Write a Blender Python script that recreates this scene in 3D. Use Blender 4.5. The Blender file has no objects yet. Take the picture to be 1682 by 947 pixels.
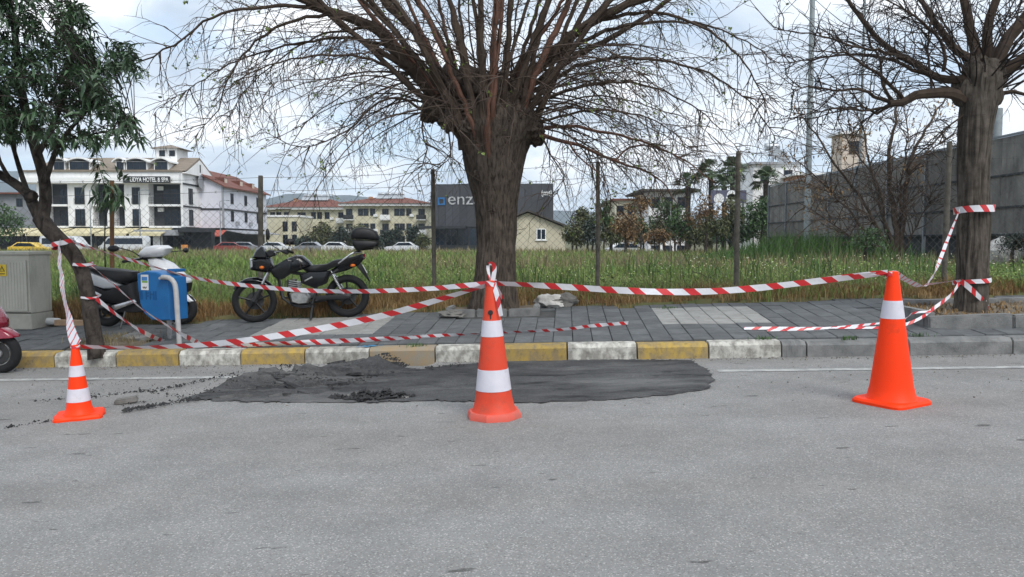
import bpy, bmesh, math, random
import numpy as np
from mathutils import Vector, Matrix, noise
random.seed(11); np.random.seed(11)
R = math.radians
sc = bpy.context.scene
col = sc.collection

# ------------------------------------------------------------------ camera
F = 1250.0; CX, CY = 841.0, 473.5
CAMZ = 1.25
PITCH = math.atan((473.5 - 395.0) / F)
cam = bpy.data.cameras.new('camera'); cam.sensor_width = 36.0; cam.lens = F / 1682 * 36.0
cam.clip_start = 0.05; cam.clip_end = 12000
camo = bpy.data.objects.new('camera', cam); col.objects.link(camo)
camo.location = (0, 0, CAMZ); camo.rotation_euler = (math.pi/2 - PITCH, 0, 0)
sc.camera = camo

# ------------------------------------------------------------------ light
SUN_EL, SUN_AZ = R(48), R(150)
world = bpy.data.worlds.new('World'); sc.world = world; world.use_nodes = True
def build_world():
    nt = world.node_tree; nt.nodes.clear()
    N = lambda t: nt.nodes.new(t)
    L = lambda a, b: nt.links.new(a, b)
    sky = N('ShaderNodeTexSky'); sky.sky_type = 'NISHITA'; sky.sun_disc = False
    sky.sun_elevation = SUN_EL; sky.sun_rotation = SUN_AZ; sky.dust_density = 2.0
    tc = N('ShaderNodeTexCoord')
    # clouds: noise on the direction, projected onto a flat cloud deck
    sep = N('ShaderNodeSeparateXYZ'); L(tc.outputs['Generated'], sep.inputs[0])
    mx = N('ShaderNodeMath'); mx.operation = 'MAXIMUM'; L(sep.outputs['Z'], mx.inputs[0]); mx.inputs[1].default_value = 0.0
    ad = N('ShaderNodeMath'); ad.operation = 'ADD'; L(mx.outputs[0], ad.inputs[0]); ad.inputs[1].default_value = 0.22
    dv = N('ShaderNodeVectorMath'); dv.operation = 'DIVIDE'
    cb = N('ShaderNodeCombineXYZ'); L(ad.outputs[0], cb.inputs[0]); L(ad.outputs[0], cb.inputs[1]); L(ad.outputs[0], cb.inputs[2])
    L(tc.outputs['Generated'], dv.inputs[0]); L(cb.outputs[0], dv.inputs[1])
    def nz(scale, detail, off, dist=0.0):
        mp = N('ShaderNodeMapping'); mp.inputs['Location'].default_value = off
        L(dv.outputs[0], mp.inputs[0])
        n = N('ShaderNodeTexNoise'); n.inputs['Scale'].default_value = scale; n.inputs['Detail'].default_value = detail
        n.inputs['Roughness'].default_value = 0.52; n.inputs['Distortion'].default_value = dist
        L(mp.outputs[0], n.inputs['Vector']); return n
    def ramp(src, stops):
        r = N('ShaderNodeValToRGB'); els = r.color_ramp.elements
        while len(els) < len(stops): els.new(0.5)
        for e, (p, c) in zip(els, stops): e.position = p; e.color = (*c, 1)
        L(src, r.inputs[0]); return r
    n1 = nz(1.15, 6, (3.1, 1.7, 0.4), 0.3)
    n2 = nz(2.2, 7, (7.3, 2.2, 5.0), 0.4)
    shade = ramp(n2.outputs[0], [(0.34, (0.43, 0.51, 0.62)), (0.46, (0.56, 0.63, 0.72)), (0.54, (0.74, 0.79, 0.85)), (0.66, (0.95, 0.95, 0.96))])
    cover = ramp(n1.outputs[0], [(0.36, (0, 0, 0)), (0.47, (1, 1, 1))])
    sb = N('ShaderNodeVectorMath'); sb.operation = 'SCALE'; L(sky.outputs[0], sb.inputs[0]); sb.inputs['Scale'].default_value = 0.13
    mixb = N('ShaderNodeMix'); mixb.data_type = 'RGBA'; mixb.inputs['Factor'].default_value = 0.62
    L(sb.outputs[0], mixb.inputs['A']); mixb.inputs['B'].default_value = (0.55, 0.70, 0.88, 1)   # thin veil in the gaps
    mix = N('ShaderNodeMix'); mix.data_type = 'RGBA'
    L(cover.outputs[0], mix.inputs['Factor']); L(mixb.outputs['Result'], mix.inputs['A']); L(shade.outputs[0], mix.inputs['B'])
    bg = N('ShaderNodeBackground'); bg.inputs['Strength'].default_value = 0.95
    L(mix.outputs['Result'], bg.inputs[0])
    out = N('ShaderNodeOutputWorld'); L(bg.outputs[0], out.inputs[0])
build_world()
sun = bpy.data.lights.new('sun', 'SUN'); sun.energy = 1.5; sun.angle = R(28); sun.color = (1, 0.97, 0.92)
suno = bpy.data.objects.new('sun', sun); col.objects.link(suno)
sd = Vector((math.sin(SUN_AZ)*math.cos(SUN_EL), math.cos(SUN_AZ)*math.cos(SUN_EL), math.sin(SUN_EL)))
suno.rotation_euler = (-sd).to_track_quat('-Z', 'Y').to_euler(); suno.location = (0, 0, 30)
vs = sc.view_settings; vs.view_transform = 'Standard'; vs.look = 'None'; vs.exposure = 0.70; vs.gamma = 1.0
vs.use_curve_mapping = False
sc.cycles.use_denoising = True; sc.cycles.volume_bounces = 2
sc.cycles.max_bounces = 5; sc.cycles.diffuse_bounces = 3; sc.cycles.glossy_bounces = 3
sc.cycles.transmission_bounces = 4; sc.cycles.transparent_max_bounces = 8

# ------------------------------------------------------------------ the lie of the land
A4 = R(-4.0); TX, TY = math.cos(A4), math.sin(A4); NX, NY = -math.sin(A4), math.cos(A4); OY = 7.85
def uv_of(x, y): return x*TX + (y-OY)*TY, x*NX + (y-OY)*NY
def sst(t): t = min(1, max(0, t)); return t*t*(3-2*t)
HOLES = []                      # (u, v, ru, rv, depth) hollows in the road
def H(u, v):
    b = 0.025*min(14, max(-14, u))
    if v < 0: return b
    if v <= 2.5: return b + 0.16 + 0.07*v
    t = sst((v-2.5)/22)
    return (b+0.335)*(1-t) + 0.22*t - 0.60*sst((v-42)/34)
def S(u, v, h=0.0): return Vector((u*TX+v*NX, OY+u*TY+v*NY, H(u, v)+h))
def HX(x, y): return H(*uv_of(x, y))
_cp, _sp = math.cos(PITCH), math.sin(PITCH)
def ray(px, py):
    a, b = (px-CX)/F, (CY-py)/F
    return Vector((a, _cp + b*_sp, -_sp + b*_cp))
def U(px, py, Y):
    d = ray(px, py); k = Y/d.y
    return Vector((d.x*k, Y, CAMZ + d.z*k))
def hit(px, py, dh=0.0, road=False):
    d = ray(px, py); lo, hi = 2.0, 300.0
    f = lambda t: CAMZ + d.z*t - ((0.025*min(14, max(-14, uv_of(d.x*t, d.y*t)[0]))) if road else HX(d.x*t, d.y*t)) - dh
    t = 2.0
    while t < 300 and f(t) > 0: t *= 1.02
    lo, hi = t/1.02, t
    for _ in range(40):
        m = (lo+hi)/2
        if f(m) > 0: lo = m
        else: hi = m
    return Vector((d.x*hi, d.y*hi, CAMZ + d.z*hi))
def edge_v(u):                  # where paving gives way to grass
    return 1.85 + 0.65*sst((u+5)/5) + 0.3*sst(u/5) + 0.07*math.sin(u*3.1) + 0.05*math.sin(u*7.7+1)

# ------------------------------------------------------------------ materials
MATS = {}
def mat(name, c, rough=0.6, metal=0.0, var=0.12, scale=6.0, bump=0.0, bscale=60.0, c2=None, lo=0.35, hi=0.65, island=0.0, objrand=0.0, coat=0.0, spec=0.5, trans=0.0, alpha=1.0):
    m = bpy.data.materials.new(name); m.use_nodes = True; MATS[name] = m
    nt = m.node_tree; p = nt.nodes['Principled BSDF']; L = nt.links.new; N = nt.nodes.new
    p.inputs['Roughness'].default_value = rough; p.inputs['Metallic'].default_value = metal
    p.inputs['Specular IOR Level'].default_value = spec; p.inputs['Coat Weight'].default_value = coat
    if trans: p.inputs['Transmission Weight'].default_value = trans
    if alpha < 1: p.inputs['Alpha'].default_value = alpha
    c = Vector(c[:3]); d = Vector(c2[:3]) if c2 else None
    a = tuple(c*(1-var)) if d is None else tuple(c); b = tuple(min(1, x) for x in c*(1+var)) if d is None else tuple(d)
    tc = N('ShaderNodeTexCoord')
    vec = tc.outputs['Object']
    if objrand:        # alike pieces must not share one pattern
        oi = N('ShaderNodeObjectInfo'); sc_ = N('ShaderNodeVectorMath'); sc_.operation = 'SCALE'; sc_.inputs[0].default_value = (37, 53, 91); L(oi.outputs['Random'], sc_.inputs['Scale'])
        av = N('ShaderNodeVectorMath'); av.operation = 'ADD'; L(vec, av.inputs[0]); L(sc_.outputs[0], av.inputs[1]); vec = av.outputs[0]
    n = N('ShaderNodeTexNoise'); n.inputs['Scale'].default_value = scale; n.inputs['Detail'].default_value = 6; n.inputs['Roughness'].default_value = 0.62
    L(vec, n.inputs['Vector'])
    r = N('ShaderNodeValToRGB'); r.color_ramp.elements[0].position = lo; r.color_ramp.elements[1].position = hi
    r.color_ramp.elements[0].color = (*a, 1); r.color_ramp.elements[1].color = (*b, 1)
    L(n.outputs['Fac'], r.inputs[0]); outc = r.outputs[0]
    if island or objrand:
        hs = N('ShaderNodeHueSaturation'); L(outc, hs.inputs['Color'])
        if island: g = N('ShaderNodeNewGeometry'); src = g.outputs['Random Per Island']; amt = island
        else: g = N('ShaderNodeObjectInfo'); src = g.outputs['Random']; amt = objrand
        mr = N('ShaderNodeMapRange'); L(src, mr.inputs[0]); mr.inputs[3].default_value = 1-amt; mr.inputs[4].default_value = 1+amt
        L(mr.outputs[0], hs.inputs['Value']); outc = hs.outputs[0]
    L(outc, p.inputs['Base Color'])
    if bump:
        n2 = N('ShaderNodeTexNoise'); n2.inputs['Scale'].default_value = bscale; n2.inputs['Detail'].default_value = 5
        L(tc.outputs['Object'], n2.inputs['Vector'])
        bp = N('ShaderNodeBump'); bp.inputs['Strength'].default_value = bump; bp.inputs['Distance'].default_value = 0.02
        L(n2.outputs['Fac'], bp.inputs['Height']); L(bp.outputs[0], p.inputs['Normal'])
    return m
def M(n): return MATS[n]
def grime(name, c, amount, scale, lo, hi, stretch=(1, 1, 1)):
    """patches of dirt or wear over a finished material"""
    nt = MATS[name].node_tree; L = nt.links.new; N = nt.nodes.new; p = nt.nodes['Principled BSDF']
    tc = N('ShaderNodeTexCoord'); mp = N('ShaderNodeMapping'); mp.inputs['Scale'].default_value = stretch; L(tc.outputs['Object'], mp.inputs[0])
    oi = N('ShaderNodeObjectInfo'); k = N('ShaderNodeVectorMath'); k.operation = 'SCALE'; k.inputs[0].default_value = (17, 31, 23); L(oi.outputs['Random'], k.inputs['Scale'])
    av = N('ShaderNodeVectorMath'); av.operation = 'ADD'; L(mp.outputs[0], av.inputs[0]); L(k.outputs[0], av.inputs[1])
    n = N('ShaderNodeTexNoise'); n.inputs['Scale'].default_value = scale; n.inputs['Detail'].default_value = 8; n.inputs['Roughness'].default_value = .7; L(av.outputs[0], n.inputs['Vector'])
    mr = N('ShaderNodeMapRange'); L(n.outputs['Fac'], mr.inputs[0]); mr.inputs[1].default_value = lo; mr.inputs[2].default_value = hi; mr.inputs[3].default_value = 0; mr.inputs[4].default_value = amount
    mx = N('ShaderNodeMix'); mx.data_type = 'RGBA'; L(mr.outputs[0], mx.inputs['Factor']); L(p.inputs['Base Color'].links[0].from_socket, mx.inputs['A']); mx.inputs['B'].default_value = (*c, 1)
    L(mx.outputs['Result'], p.inputs['Base Color'])

# ------------------------------------------------------------------ mesh builder
class MB:
    def __init__(s): s.v = []; s.f = []; s.uv = {}
    def add(s, vs, fs):
        o = len(s.v); s.v.extend([tuple(p) for p in vs]); s.f.extend([tuple(i+o for i in f) for f in fs]); return s
    def box(s, c, d, rot=None, taper=1.0):
        x, y, z = d[0]/2, d[1]/2, d[2]/2
        P = [Vector((sx*x*(taper if sz > 0 else 1), sy*y*(taper if sz > 0 else 1), sz*z)) for sz in (-1, 1) for sy in (-1, 1) for sx in (-1, 1)]
        if rot is not None: P = [rot @ p for p in P]
        c = Vector(c)
        return s.add([p+c for p in P], [(0,2,3,1),(4,5,7,6),(0,1,5,4),(2,6,7,3),(0,4,6,2),(1,3,7,5)])
    def bevbox(s, c, d, b=0.02, rot=None):
        bm = bmesh.new(); bmesh.ops.create_cube(bm, size=1)
        for v in bm.verts: v.co = Vector((v.co.x*d[0], v.co.y*d[1], v.co.z*d[2]))
        bmesh.ops.bevel(bm, geom=bm.edges[:], offset=b, segments=2, affect='EDGES')
        c = Vector(c)
        s.bm(bm, (lambda p: (rot @ p if rot is not None else p) + c)); return s
    def bm(s, bm, fn=lambda p: p):
        bm.verts.index_update()
        s.add([fn(v.co) for v in bm.verts], [[v.index for v in f.verts] for f in bm.faces]); bm.free(); return s
    def tube(s, pts, rad, k=6, cap=True, jit=None):
        pts = [Vector(p) for p in pts]; n = len(pts)
        if not hasattr(rad, '__len__'): rad = [rad]*n
        t0 = (pts[1]-pts[0]).normalized()
        ref = Vector((0, 0, 1)) if abs(t0.z) < 0.9 else Vector((1, 0, 0))
        a = t0.cross(ref).normalized(); vs = []
        for i in range(n):
            t = (pts[min(i+1, n-1)]-pts[max(i-1, 0)])
            t = t.normalized() if t.length > 1e-9 else t0
            a = (a - t*a.dot(t)); a = a.normalized() if a.length > 1e-6 else t.orthogonal().normalized()
            b = t.cross(a)
            for j in range(k):
                an = 2*math.pi*j/k; rr = rad[i] if jit is None else rad[i]*jit(i, an)
                vs.append(pts[i] + a*(math.cos(an)*rr) + b*(math.sin(an)*rr))
        fs = [(i*k+j, i*k+(j+1) % k, (i+1)*k+(j+1) % k, (i+1)*k+j) for i in range(n-1) for j in range(k)]
        if cap: fs += [tuple(range(k-1, -1, -1)), tuple((n-1)*k+j for j in range(k))]
        return s.add(vs, fs)
    def lathe(s, prof, c=(0, 0, 0), k=24, axis='Z', cap=True):
        c = Vector(c); vs = []; n = len(prof)
        for r, h in prof:
            for j in range(k):
                a = 2*math.pi*j/k; p = (r*math.cos(a), r*math.sin(a), h)
                if axis == 'Y': p = (p[0], p[2], p[1])
                if axis == 'X': p = (p[2], p[0], p[1])
                vs.append(c+Vector(p))
        fs = [(i*k+j, i*k+(j+1) % k, (i+1)*k+(j+1) % k, (i+1)*k+j) for i in range(n-1) for j in range(k)]
        if cap: fs += [tuple(range(k-1, -1, -1)), tuple((n-1)*k+j for j in range(k))]
        return s.add(vs, fs)
    def torus(s, c, R0, r, k=32, m=10, axis='Y', flat=1.0):
        c = Vector(c); vs = []
        for i in range(k):
            a = 2*math.pi*i/k
            for j in range(m):
                b = 2*math.pi*j/m; rr = R0 + r*math.cos(b); w = r*math.sin(b)*flat
                p = {'Y': (rr*math.cos(a), w, rr*math.sin(a)), 'X': (w, rr*math.cos(a), rr*math.sin(a)), 'Z': (rr*math.cos(a), rr*math.sin(a), w)}[axis]
                vs.append(c+Vector(p))
        return s.add(vs, [(i*m+j, ((i+1) % k)*m+j, ((i+1) % k)*m+(j+1) % m, i*m+(j+1) % m) for i in range(k) for j in range(m)])
    def pillow(s, poly, w, prof=((1, .72), (.85, .93), (.5, 1), ), yc=0.0):
        """outline in x-z, given a rounded thickness along y"""
        n = len(poly); cx = sum(p[0] for p in poly)/n; cz = sum(p[1] for p in poly)/n
        secs = [(-w*a, k) for a, k in prof] + [(w*a, k) for a, k in reversed(prof)]; vs = []
        for y, k in secs: vs += [(cx+(p[0]-cx)*k, yc+y, cz+(p[1]-cz)*k) for p in poly]
        m = len(secs)
        fs = [(i*n+j, i*n+(j+1) % n, (i+1)*n+(j+1) % n, (i+1)*n+j) for i in range(m-1) for j in range(n)]
        fs += [tuple(range(n-1, -1, -1)), tuple((m-1)*n+j for j in range(n))]
        return s.add(vs, fs)
    def prism(s, poly, y0, y1):        # outline in x-z extruded along y
        n = len(poly)
        vs = [(p[0], y0, p[1]) for p in poly] + [(p[0], y1, p[1]) for p in poly]
        return s.add(vs, [(j, (j+1) % n, n+(j+1) % n, n+j) for j in range(n)] + [tuple(range(n-1, -1, -1)), tuple(range(n, 2*n))])
    def slab(s, poly, z0, z1):         # outline in x-y extruded along z
        n = len(poly)
        vs = [(p[0], p[1], z0) for p in poly] + [(p[0], p[1], z1) for p in poly]
        return s.add(vs, [(j, (j+1) % n, n+(j+1) % n, n+j) for j in range(n)] + [tuple(range(n-1, -1, -1)), tuple(range(n, 2*n))])
    def ball(s, c, r, sub=2, nz=0.0, ns=2.0, sq=(1, 1, 1), seed=0.0):
        bm = bmesh.new(); bmesh.ops.create_icosphere(bm, subdivisions=sub, radius=1); c = Vector(c)
        for v in bm.verts:
            k = 1 + nz*noise.noise(v.co*ns + Vector((seed, seed*1.7, 3.1)))
            v.co = Vector((v.co.x*sq[0], v.co.y*sq[1], v.co.z*sq[2]))*(r*k) + c
        return s.bm(bm)
    def mesh(s, name, smooth=True, ang=40):
        me = bpy.data.meshes.new(name); me.from_pydata(s.v, [], s.f); 
        bm = bmesh.new(); bm.from_mesh(me); bmesh.ops.recalc_face_normals(bm, faces=bm.faces); bm.to_mesh(me); bm.free()
        if smooth:
            me.polygons.foreach_set('use_smooth', [True]*len(me.polygons)); me.set_sharp_from_angle(angle=R(ang))
        return me
    def build(s, name, m, parent=None, origin=None, smooth=True, ang=40, kind=None, label=None):
        if origin is not None:
            o = Vector(origin); s.v = [(p[0]-o.x, p[1]-o.y, p[2]-o.z) for p in s.v]
        return link(s.mesh(name, smooth, ang), name, m, parent, kind=kind, label=label)
def link(me, name, m, parent=None, loc=None, kind=None, label=None):
    o = bpy.data.objects.new(name, me); col.objects.link(o)
    if m is not None and not me.materials: me.materials.append(M(m) if isinstance(m, str) else m)
    if parent is not None: o.parent = parent
    if loc is not None: o.location = loc
    if kind: o['kind'] = kind
    if label: o['label'] = label
    return o
def tag(o, label, cat, group=None):
    o['label'] = label; o['category'] = cat
    if group: o['group'] = group
    return o
def thing(name, label, cat, loc=(0, 0, 0), rz=0.0, group=None):
    o = bpy.data.objects.new(name, None); col.objects.link(o); o.empty_display_size = 0.1
    o.location = loc; o.rotation_euler = (0, 0, rz); return tag(o, label, cat, group)
def structure(o): o['kind'] = 'structure'; return o
def copy_tree(o, parent=None):
    c = o.copy(); col.objects.link(c); c.parent = parent
    for ch in o.children: copy_tree(ch, c)
    return c
def catmull(pts, step=0.05):
    pts = [Vector(p) for p in pts]; P = [pts[0]*2-pts[1]] + pts + [pts[-1]*2-pts[-2]]; out = []
    for i in range(1, len(P)-2):
        n = max(2, int((P[i+1]-P[i]).length/step))
        for k in range(n):
            t = k/n; a, b, c, d = P[i-1], P[i], P[i+1], P[i+2]
            out.append(0.5*((2*b) + (c-a)*t + (2*a-5*b+4*c-d)*t*t + (3*b-3*c+d-a)*t**3))
    out.append(pts[-1]); return out
def catmull_r(pts, rad, step=0.05):
    """the curve with its radius carried along it"""
    P = catmull(pts, step); seg = []
    for i in range(len(pts)-1): n = max(2, int((Vector(pts[i+1])-Vector(pts[i])).length/step)); seg += [i+k/n for k in range(n)]
    seg.append(len(pts)-1); return P, [float(np.interp(x, range(len(rad)), rad)) for x in seg]
def text_mesh(txt, size, depth=0.02, sx=1.0, bold=0.0):
    cu = bpy.data.curves.new('lettering', 'FONT'); cu.body = txt; cu.size = size; cu.extrude = depth; cu.offset = bold
    cu.align_x = 'LEFT'
    ob = bpy.data.objects.new('lettering', cu); col.objects.link(ob)
    bpy.context.view_layer.update()
    me = bpy.data.meshes.new_from_object(ob); bpy.data.objects.remove(ob)
    for v in me.vertices: v.co = Vector((v.co.x*sx, -v.co.z, v.co.y))     # stand it up, facing -y
    return me

# ================================================================== materials used
def asphalt_mat(name, c, c2, stain, speck=0.5):
    m = mat(name, c, rough=0.88, scale=2.2, c2=c2, bump=0.25, bscale=220, lo=.3, hi=.7, spec=0.3)
    nt = m.node_tree; L = nt.links.new; N = nt.nodes.new; p = nt.nodes['Principled BSDF']
    src = p.inputs['Base Color'].links[0].from_socket
    tc = N('ShaderNodeTexCoord')
    # aggregate: pale and dark chips
    v = N('ShaderNodeTexVoronoi'); v.inputs['Scale'].default_value = 170; L(tc.outputs['Object'], v.inputs['Vector'])
    sx = N('ShaderNodeSeparateColor'); L(v.outputs['Color'], sx.inputs[0])
    r = N('ShaderNodeValToRGB'); e = r.color_ramp.elements; e[0].position = 0.0; e[0].color = (0.35, 0.35, 0.35, 1); e[1].position = 1.0; e[1].color = (1.5, 1.5, 1.5, 1)
    x = e.new(0.12); x.color = (0.85, 0.85, 0.85, 1); x = e.new(0.86); x.color = (1.04, 1.04, 1.04, 1); x = e.new(0.955); x.color = (2.3, 2.25, 2.2, 1)
    L(sx.outputs[0], r.inputs[0])
    mu = N('ShaderNodeMix'); mu.data_type = 'RGBA'; mu.blend_type = 'MULTIPLY'; mu.inputs['Factor'].default_value = speck
    L(src, mu.inputs['A']); L(r.outputs[0], mu.inputs['B'])
    # long faint stains along the street
    mp = N('ShaderNodeMapping'); mp.inputs['Scale'].default_value = (0.35, 1.3, 1); L(tc.outputs['Object'], mp.inputs[0])
    n = N('ShaderNodeTexNoise'); n.inputs['Scale'].default_value = 0.9; n.inputs['Detail'].default_value = 5; L(mp.outputs[0], n.inputs['Vector'])
    r2 = N('ShaderNodeValToRGB'); r2.color_ramp.elements[0].position = .36; r2.color_ramp.elements[1].position = .62
    r2.color_ramp.elements[0].color = (*stain, 1); r2.color_ramp.elements[1].color = (1, 1, 1, 1); L(n.outputs['Fac'], r2.inputs[0])
    m2 = N('ShaderNodeMix'); m2.data_type = 'RGBA'; m2.blend_type = 'MULTIPLY'; m2.inputs['Factor'].default_value = 1
    L(mu.outputs['Result'], m2.inputs['A']); L(r2.outputs[0], m2.inputs['B'])
    # tar spots and short scars
    mp3 = N('ShaderNodeMapping'); mp3.inputs['Scale'].default_value = (2.2, 7.0, 1); L(tc.outputs['Object'], mp3.inputs[0])
    n3 = N('ShaderNodeTexNoise'); n3.inputs['Scale'].default_value = 1.6; n3.inputs['Detail'].default_value = 3; L(mp3.outputs[0], n3.inputs['Vector'])
    r3 = N('ShaderNodeValToRGB'); r3.color_ramp.elements[0].position = .695; r3.color_ramp.elements[1].position = .72
    r3.color_ramp.elements[0].color = (1, 1, 1, 1); r3.color_ramp.elements[1].color = (.45, .45, .45, 1); L(n3.outputs['Fac'], r3.inputs[0])
    m3 = N('ShaderNodeMix'); m3.data_type = 'RGBA'; m3.blend_type = 'MULTIPLY'; m3.inputs['Factor'].default_value = 1
    L(m2.outputs['Result'], m3.inputs['A']); L(r3.outputs[0], m3.inputs['B'])
    L(m3.outputs['Result'], p.inputs['Base Color'])
    return m
asphalt_mat('asphalt', (0.208, 0.205, 0.199), (0.266, 0.262, 0.254), (0.88, 0.87, 0.86), .62)
asphalt_mat('fresh_asphalt', (0.046, 0.046, 0.048), (0.105, 0.104, 0.103), (0.55, 0.55, 0.56), 0.7)
mat('tar_crumb', (0.018, 0.018, 0.019), 0.75, island=.5)
mat('line_paint', (0.42, 0.42, 0.40), 0.8, c2=(0.26, 0.26, 0.255), scale=9, lo=.42, hi=.6)
mat('mortar', (0.06, 0.06, 0.058), 0.95, var=.3)
mat('paver', (0.098, 0.103, 0.106), 0.82, var=.22, scale=5, bump=.25, bscale=90, objrand=.16)
mat('paver_pale', (0.27, 0.265, 0.25), 0.85, var=.14, scale=6, bump=.25, bscale=90, objrand=.07)
mat('kerb_grey', (0.13, 0.132, 0.13), 0.9, c2=(0.23, 0.228, 0.22), scale=5, bump=.35, bscale=70)
def kerb_paint(name, paint, under=(0.27, 0.255, 0.225)):
    m = mat(name, under, 0.85, c2=paint, scale=8, bump=.4, bscale=80, lo=.40, hi=.60, objrand=.14)
    return m
kerb_paint('kerb_white', (0.56, 0.545, 0.49))
kerb_paint('kerb_yellow', (0.42, 0.285, 0.070), (0.27, 0.205, 0.105)); mat('kerb_earth', (0.33, 0.235, 0.13), .9, c2=(.27, .24, .19), scale=7, bump=.4, bscale=80)
mat('spray_blue', (0.05, 0.20, 0.36), .8)
mat('soil', (0.10, 0.078, 0.055), 0.95, c2=(0.17, 0.14, 0.10), scale=14, bump=.6, bscale=60)
mat('field', (0.070, 0.085, 0.026), 0.95, c2=(0.15, 0.125, 0.06), scale=0.8, lo=.4, hi=.62)
mat('grass', (0.115, 0.195, 0.040), 0.6, c2=(0.20, 0.255, 0.075), scale=0.35, lo=.4, hi=.6, island=.45, spec=.25)
mat('dry_grass', (0.19, 0.105, 0.042), 0.75, c2=(0.33, 0.23, 0.11), scale=1.5, island=.45, spec=.2)
mat('seed_grass', (0.20, 0.17, 0.085), 0.75, c2=(0.25, 0.20, 0.13), scale=.5, island=.4, spec=.2)
mat('flower', (0.55, 0.50, 0.22), 0.7, c2=(.6, .6, .5), scale=2, island=.2)
mat('weed', (0.06, 0.125, 0.028), 0.6, var=.3, island=.4, spec=.25)
def bark_mat(name, c, c2, sc_=26, zs=0.16, strength=.9):
    m = mat(name, c, 0.92, c2=c2, scale=10, lo=.3, hi=.7, spec=.2)
    nt = m.node_tree; L = nt.links.new; N = nt.nodes.new; p = nt.nodes['Principled BSDF']
    tc = N('ShaderNodeTexCoord'); mp = N('ShaderNodeMapping'); mp.inputs['Scale'].default_value = (1, 1, zs); L(tc.outputs['Object'], mp.inputs[0])
    n = N('ShaderNodeTexNoise'); n.inputs['Scale'].default_value = sc_; n.inputs['Detail'].default_value = 7; n.inputs['Roughness'].default_value = .65; n.inputs['Distortion'].default_value = .6
    L(mp.outputs[0], n.inputs['Vector'])
    r = N('ShaderNodeValToRGB'); r.color_ramp.elements[0].position = .36; r.color_ramp.elements[1].position = .56
    r.color_ramp.elements[0].color = (.32, .31, .30, 1); r.color_ramp.elements[1].color = (1.15, 1.15, 1.15, 1); L(n.outputs['Fac'], r.inputs[0])
    mu = N('ShaderNodeMix'); mu.data_type = 'RGBA'; mu.blend_type = 'MULTIPLY'; mu.inputs['Factor'].default_value = 1
    L(p.inputs['Base Color'].links[0].from_socket, mu.inputs['A']); L(r.outputs[0], mu.inputs['B']); L(mu.outputs['Result'], p.inputs['Base Color'])
    bp = N('ShaderNodeBump'); bp.inputs['Strength'].default_value = strength; bp.inputs['Distance'].default_value = 0.03
    L(n.outputs['Fac'], bp.inputs['Height']); L(bp.outputs[0], p.inputs['Normal'])
bark_mat('bark', (0.068, 0.053, 0.042), (0.118, 0.094, 0.076), 34, .15, 1.0)
bark_mat('bark_grey', (0.062, 0.052, 0.043), (0.135, 0.114, 0.094), 20, .10, 1.0)
bark_mat('bark_young', (0.036, 0.030, 0.026), (0.078, 0.064, 0.054), 14, .5, .5)
mat('limb', (0.042, 0.030, 0.022), 0.9, c2=(0.085, 0.060, 0.045), scale=6, spec=.25)  # darkened so the colour carries the shade inside the pollard head
mat('limb_red', (0.13, 0.065, 0.045), 0.75, var=.25, scale=6, spec=.25)
mat('twig', (0.075, 0.054, 0.042), 0.8, island=.4, spec=.2)
mat('twig_dark', (0.038, 0.030, 0.026), 0.85, island=.3, spec=.2)
mat('bud', (0.13, 0.18, 0.035), 0.6, island=.3)
mat('leaf_dark', (0.028, 0.060, 0.028), 0.42, c2=(0.052, 0.100, 0.040), scale=1.5, island=.5)
mat('leaf_mid', (0.035, 0.085, 0.022), 0.5, c2=(0.06, 0.12, 0.03), scale=.7, island=.4)
mat('leaf_olive', (0.060, 0.072, 0.022), 0.6, c2=(0.10, 0.105, 0.035), scale=.6, island=.4)
mat('leaf_brown', (0.155, 0.085, 0.036), 0.75, c2=(0.23, 0.15, 0.065), scale=1, island=.4)
mat('leaf_palm', (0.040, 0.070, 0.028), 0.55, c2=(0.075, 0.11, 0.045), scale=1, island=.35)
mat('leaf_blue', (0.028, 0.045, 0.030), 0.6, var=.3, scale=1, island=.4)
mat('cone_new', (0.95, 0.046, 0.0015), 0.5, var=.03, scale=4, spec=.25)
mat('cone_old', (0.66, 0.050, 0.016), 0.6, c2=(0.62, 0.066, 0.030), scale=8, spec=.35)
mat('cone_old_base', (0.72, 0.095, 0.06), 0.7, c2=(0.62, 0.12, 0.085), scale=12)
mat('cone_band', (0.66, 0.63, 0.68), 0.4, c2=(0.58, 0.56, 0.62), scale=9)
mat('black_plastic', (0.006, 0.006, 0.007), 0.55, var=.2)
mat('black_gloss', (0.004, 0.0045, 0.006), 0.18, var=.1, spec=.5)
mat('seat_vinyl', (0.006, 0.006, 0.007), 0.55, var=.3, bump=.15, bscale=300)
mat('rubber', (0.007, 0.007, 0.008), 0.85, var=.25, bump=.2, bscale=120)
mat('alloy', (0.34, 0.34, 0.33), 0.45, .7, var=.25, scale=18)
mat('chrome', (0.62, 0.62, 0.62), 0.22, 1.0, var=.1)
mat('steel_dark', (0.06, 0.06, 0.06), 0.45, .7, var=.3)
mat('lens_clear', (0.42, 0.44, 0.46), 0.12, 0.3, var=.1, coat=.5)
mat('screen_smoke', (0.02, 0.022, 0.026), 0.12, var=.1, coat=.4)
mat('amber', (0.62, 0.14, 0.015), 0.3, var=.1)
mat('red_lens', (0.30, 0.012, 0.02), 0.25, var=.1)
mat('plate', (0.6, 0.6, 0.6), 0.5)
mat('scooter_white', (0.60, 0.61, 0.63), 0.3, var=.05, coat=.3)
mat('scooter_red', (0.22, 0.010, 0.028), 0.22, var=.1, coat=.5)
mat('bin_blue', (0.006, 0.105, 0.30), 0.5, c2=(0.010, 0.135, 0.36), scale=3)
mat('bin_mark', (0.006, 0.07, 0.20), 0.6)
mat('post_white', (0.46, 0.455, 0.46), 0.55, c2=(.34, .335, .33), scale=9)
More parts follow.
